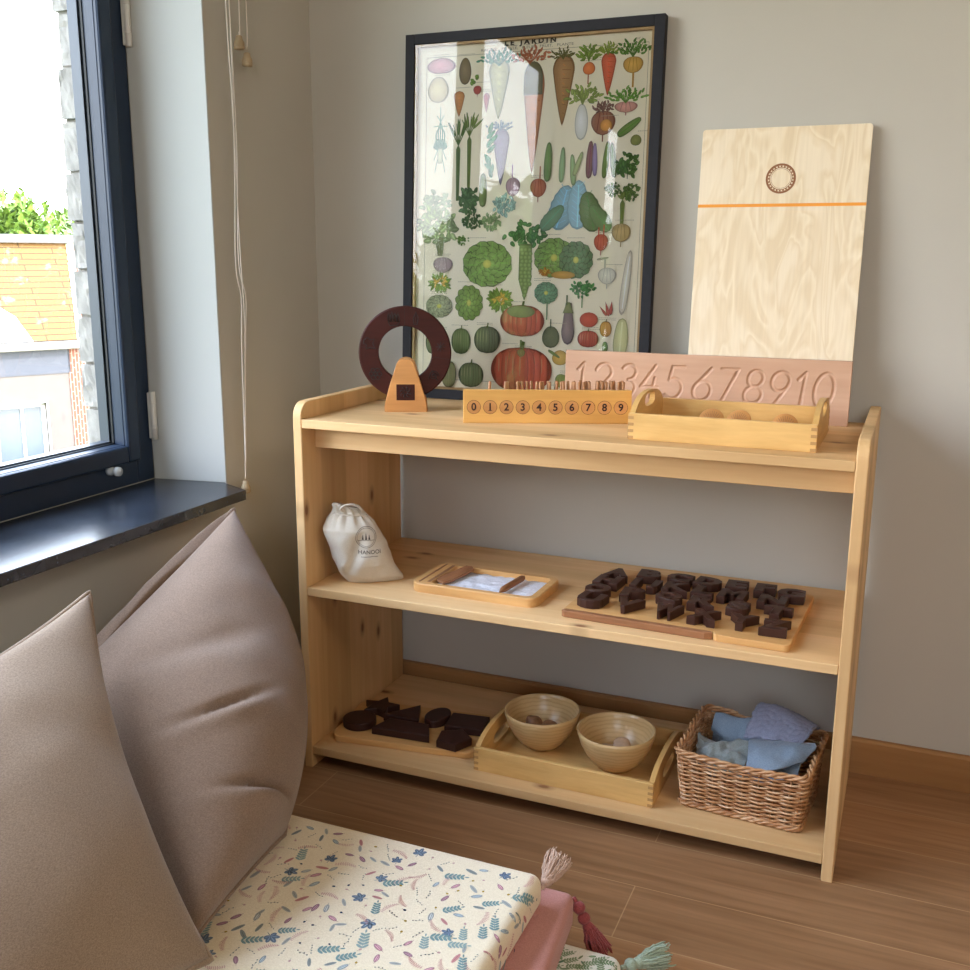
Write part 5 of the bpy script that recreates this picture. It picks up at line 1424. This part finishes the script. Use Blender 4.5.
# ================================================================ LIGHT
w=bpy.data.worlds.new('sky'); SC.world=w; w.use_nodes=True; nt=w.node_tree; nt.nodes.clear()
out=nt.nodes.new('ShaderNodeOutputWorld'); bg_=nt.nodes.new('ShaderNodeBackground')
tc=nt.nodes.new('ShaderNodeTexCoord'); sx=nt.nodes.new('ShaderNodeSeparateXYZ'); nt.links.new(tc.outputs['Generated'],sx.inputs[0])
r=nt.nodes.new('ShaderNodeValToRGB'); e=r.color_ramp.elements; e[0].position=.0; e[0].color=(1,.965,.90,1); e[1].position=.55; e[1].color=(.60,.74,1,1)
nt.links.new(sx.outputs[2],r.inputs[0]); nt.links.new(r.outputs[0],bg_.inputs[0]); bg_.inputs[1].default_value=5.5; nt.links.new(bg_.outputs[0],out.inputs[0])
def light(name,kind,energy,loc,rot_,size=None,color=(1,1,1),portal=False,angle=None):
    l=bpy.data.lights.new(name,kind); l.energy=energy; l.color=color
    if kind=='AREA':
        l.shape='RECTANGLE'; l.size,l.size_y=size
        if portal: l.cycles.is_portal=True
    if angle: l.angle=angle
    o=bpy.data.objects.new(name,l); COL.objects.link(o); o.location=loc; o.rotation_euler=rot_; return o
light('sun','SUN',2.6,(0,0,8),(math.radians(48),0,math.radians(62)),color=(1,.93,.82),angle=.01)
# sky portals in the three windows (help sampling only)
light('portal_1','AREA',1,(-.47,-.81,1.25),(0,-PI/2,0),(1.5,1.8),portal=True)
light('portal_2','AREA',1,(-.47,-2.33,1.25),(0,-PI/2,0),(1.5,1.0),portal=True)
light('portal_3','AREA',1,(1.6,-4.12,1.65),(PI/2,0,0),(1.2,1.1),portal=True)
light('warm_fill','AREA',9,(2.6,-1.6,2.45),(0,0,0),(1.0,1.0),color=(1,.88,.76))  # added warm fill without a fixture, brightens the room and right wall
# ================================================================ CAMERA
cd=bpy.data.cameras.new('camera'); cam=bpy.data.objects.new('camera',cd); COL.objects.link(cam)
yaw,pitch,roll=.3954,-.2203,.0049
Fv=Vector((math.sin(-yaw)*math.cos(pitch),math.cos(-yaw)*math.cos(pitch),math.sin(pitch)))
Rv=Fv.cross(Vector((0,0,1))).normalized(); Uv=Rv.cross(Fv)
R2=Rv*math.cos(roll)+Uv*math.sin(roll); U2=-Rv*math.sin(roll)+Uv*math.cos(roll)
cam.matrix_world=Matrix(((R2.x,U2.x,-Fv.x,1.03983),(R2.y,U2.y,-Fv.y,-1.57806),(R2.z,U2.z,-Fv.z,.98439),(0,0,0,1)))
cd.sensor_fit='HORIZONTAL'; cd.sensor_width=36; cd.lens=36*1028/970; cd.clip_start=.02; cd.clip_end=300
SC.camera=cam
SC.view_settings.view_transform='Standard'; SC.view_settings.look='None'; SC.view_settings.gamma=1; SC.view_settings.use_curve_mapping=False
SC.view_settings.exposure=1.4
SC.cycles.max_bounces=10; SC.cycles.diffuse_bounces=6; SC.cycles.transparent_max_bounces=12; SC.cycles.sample_clamp_indirect=8
SC.cycles.caustics_reflective=False; SC.cycles.caustics_refractive=False
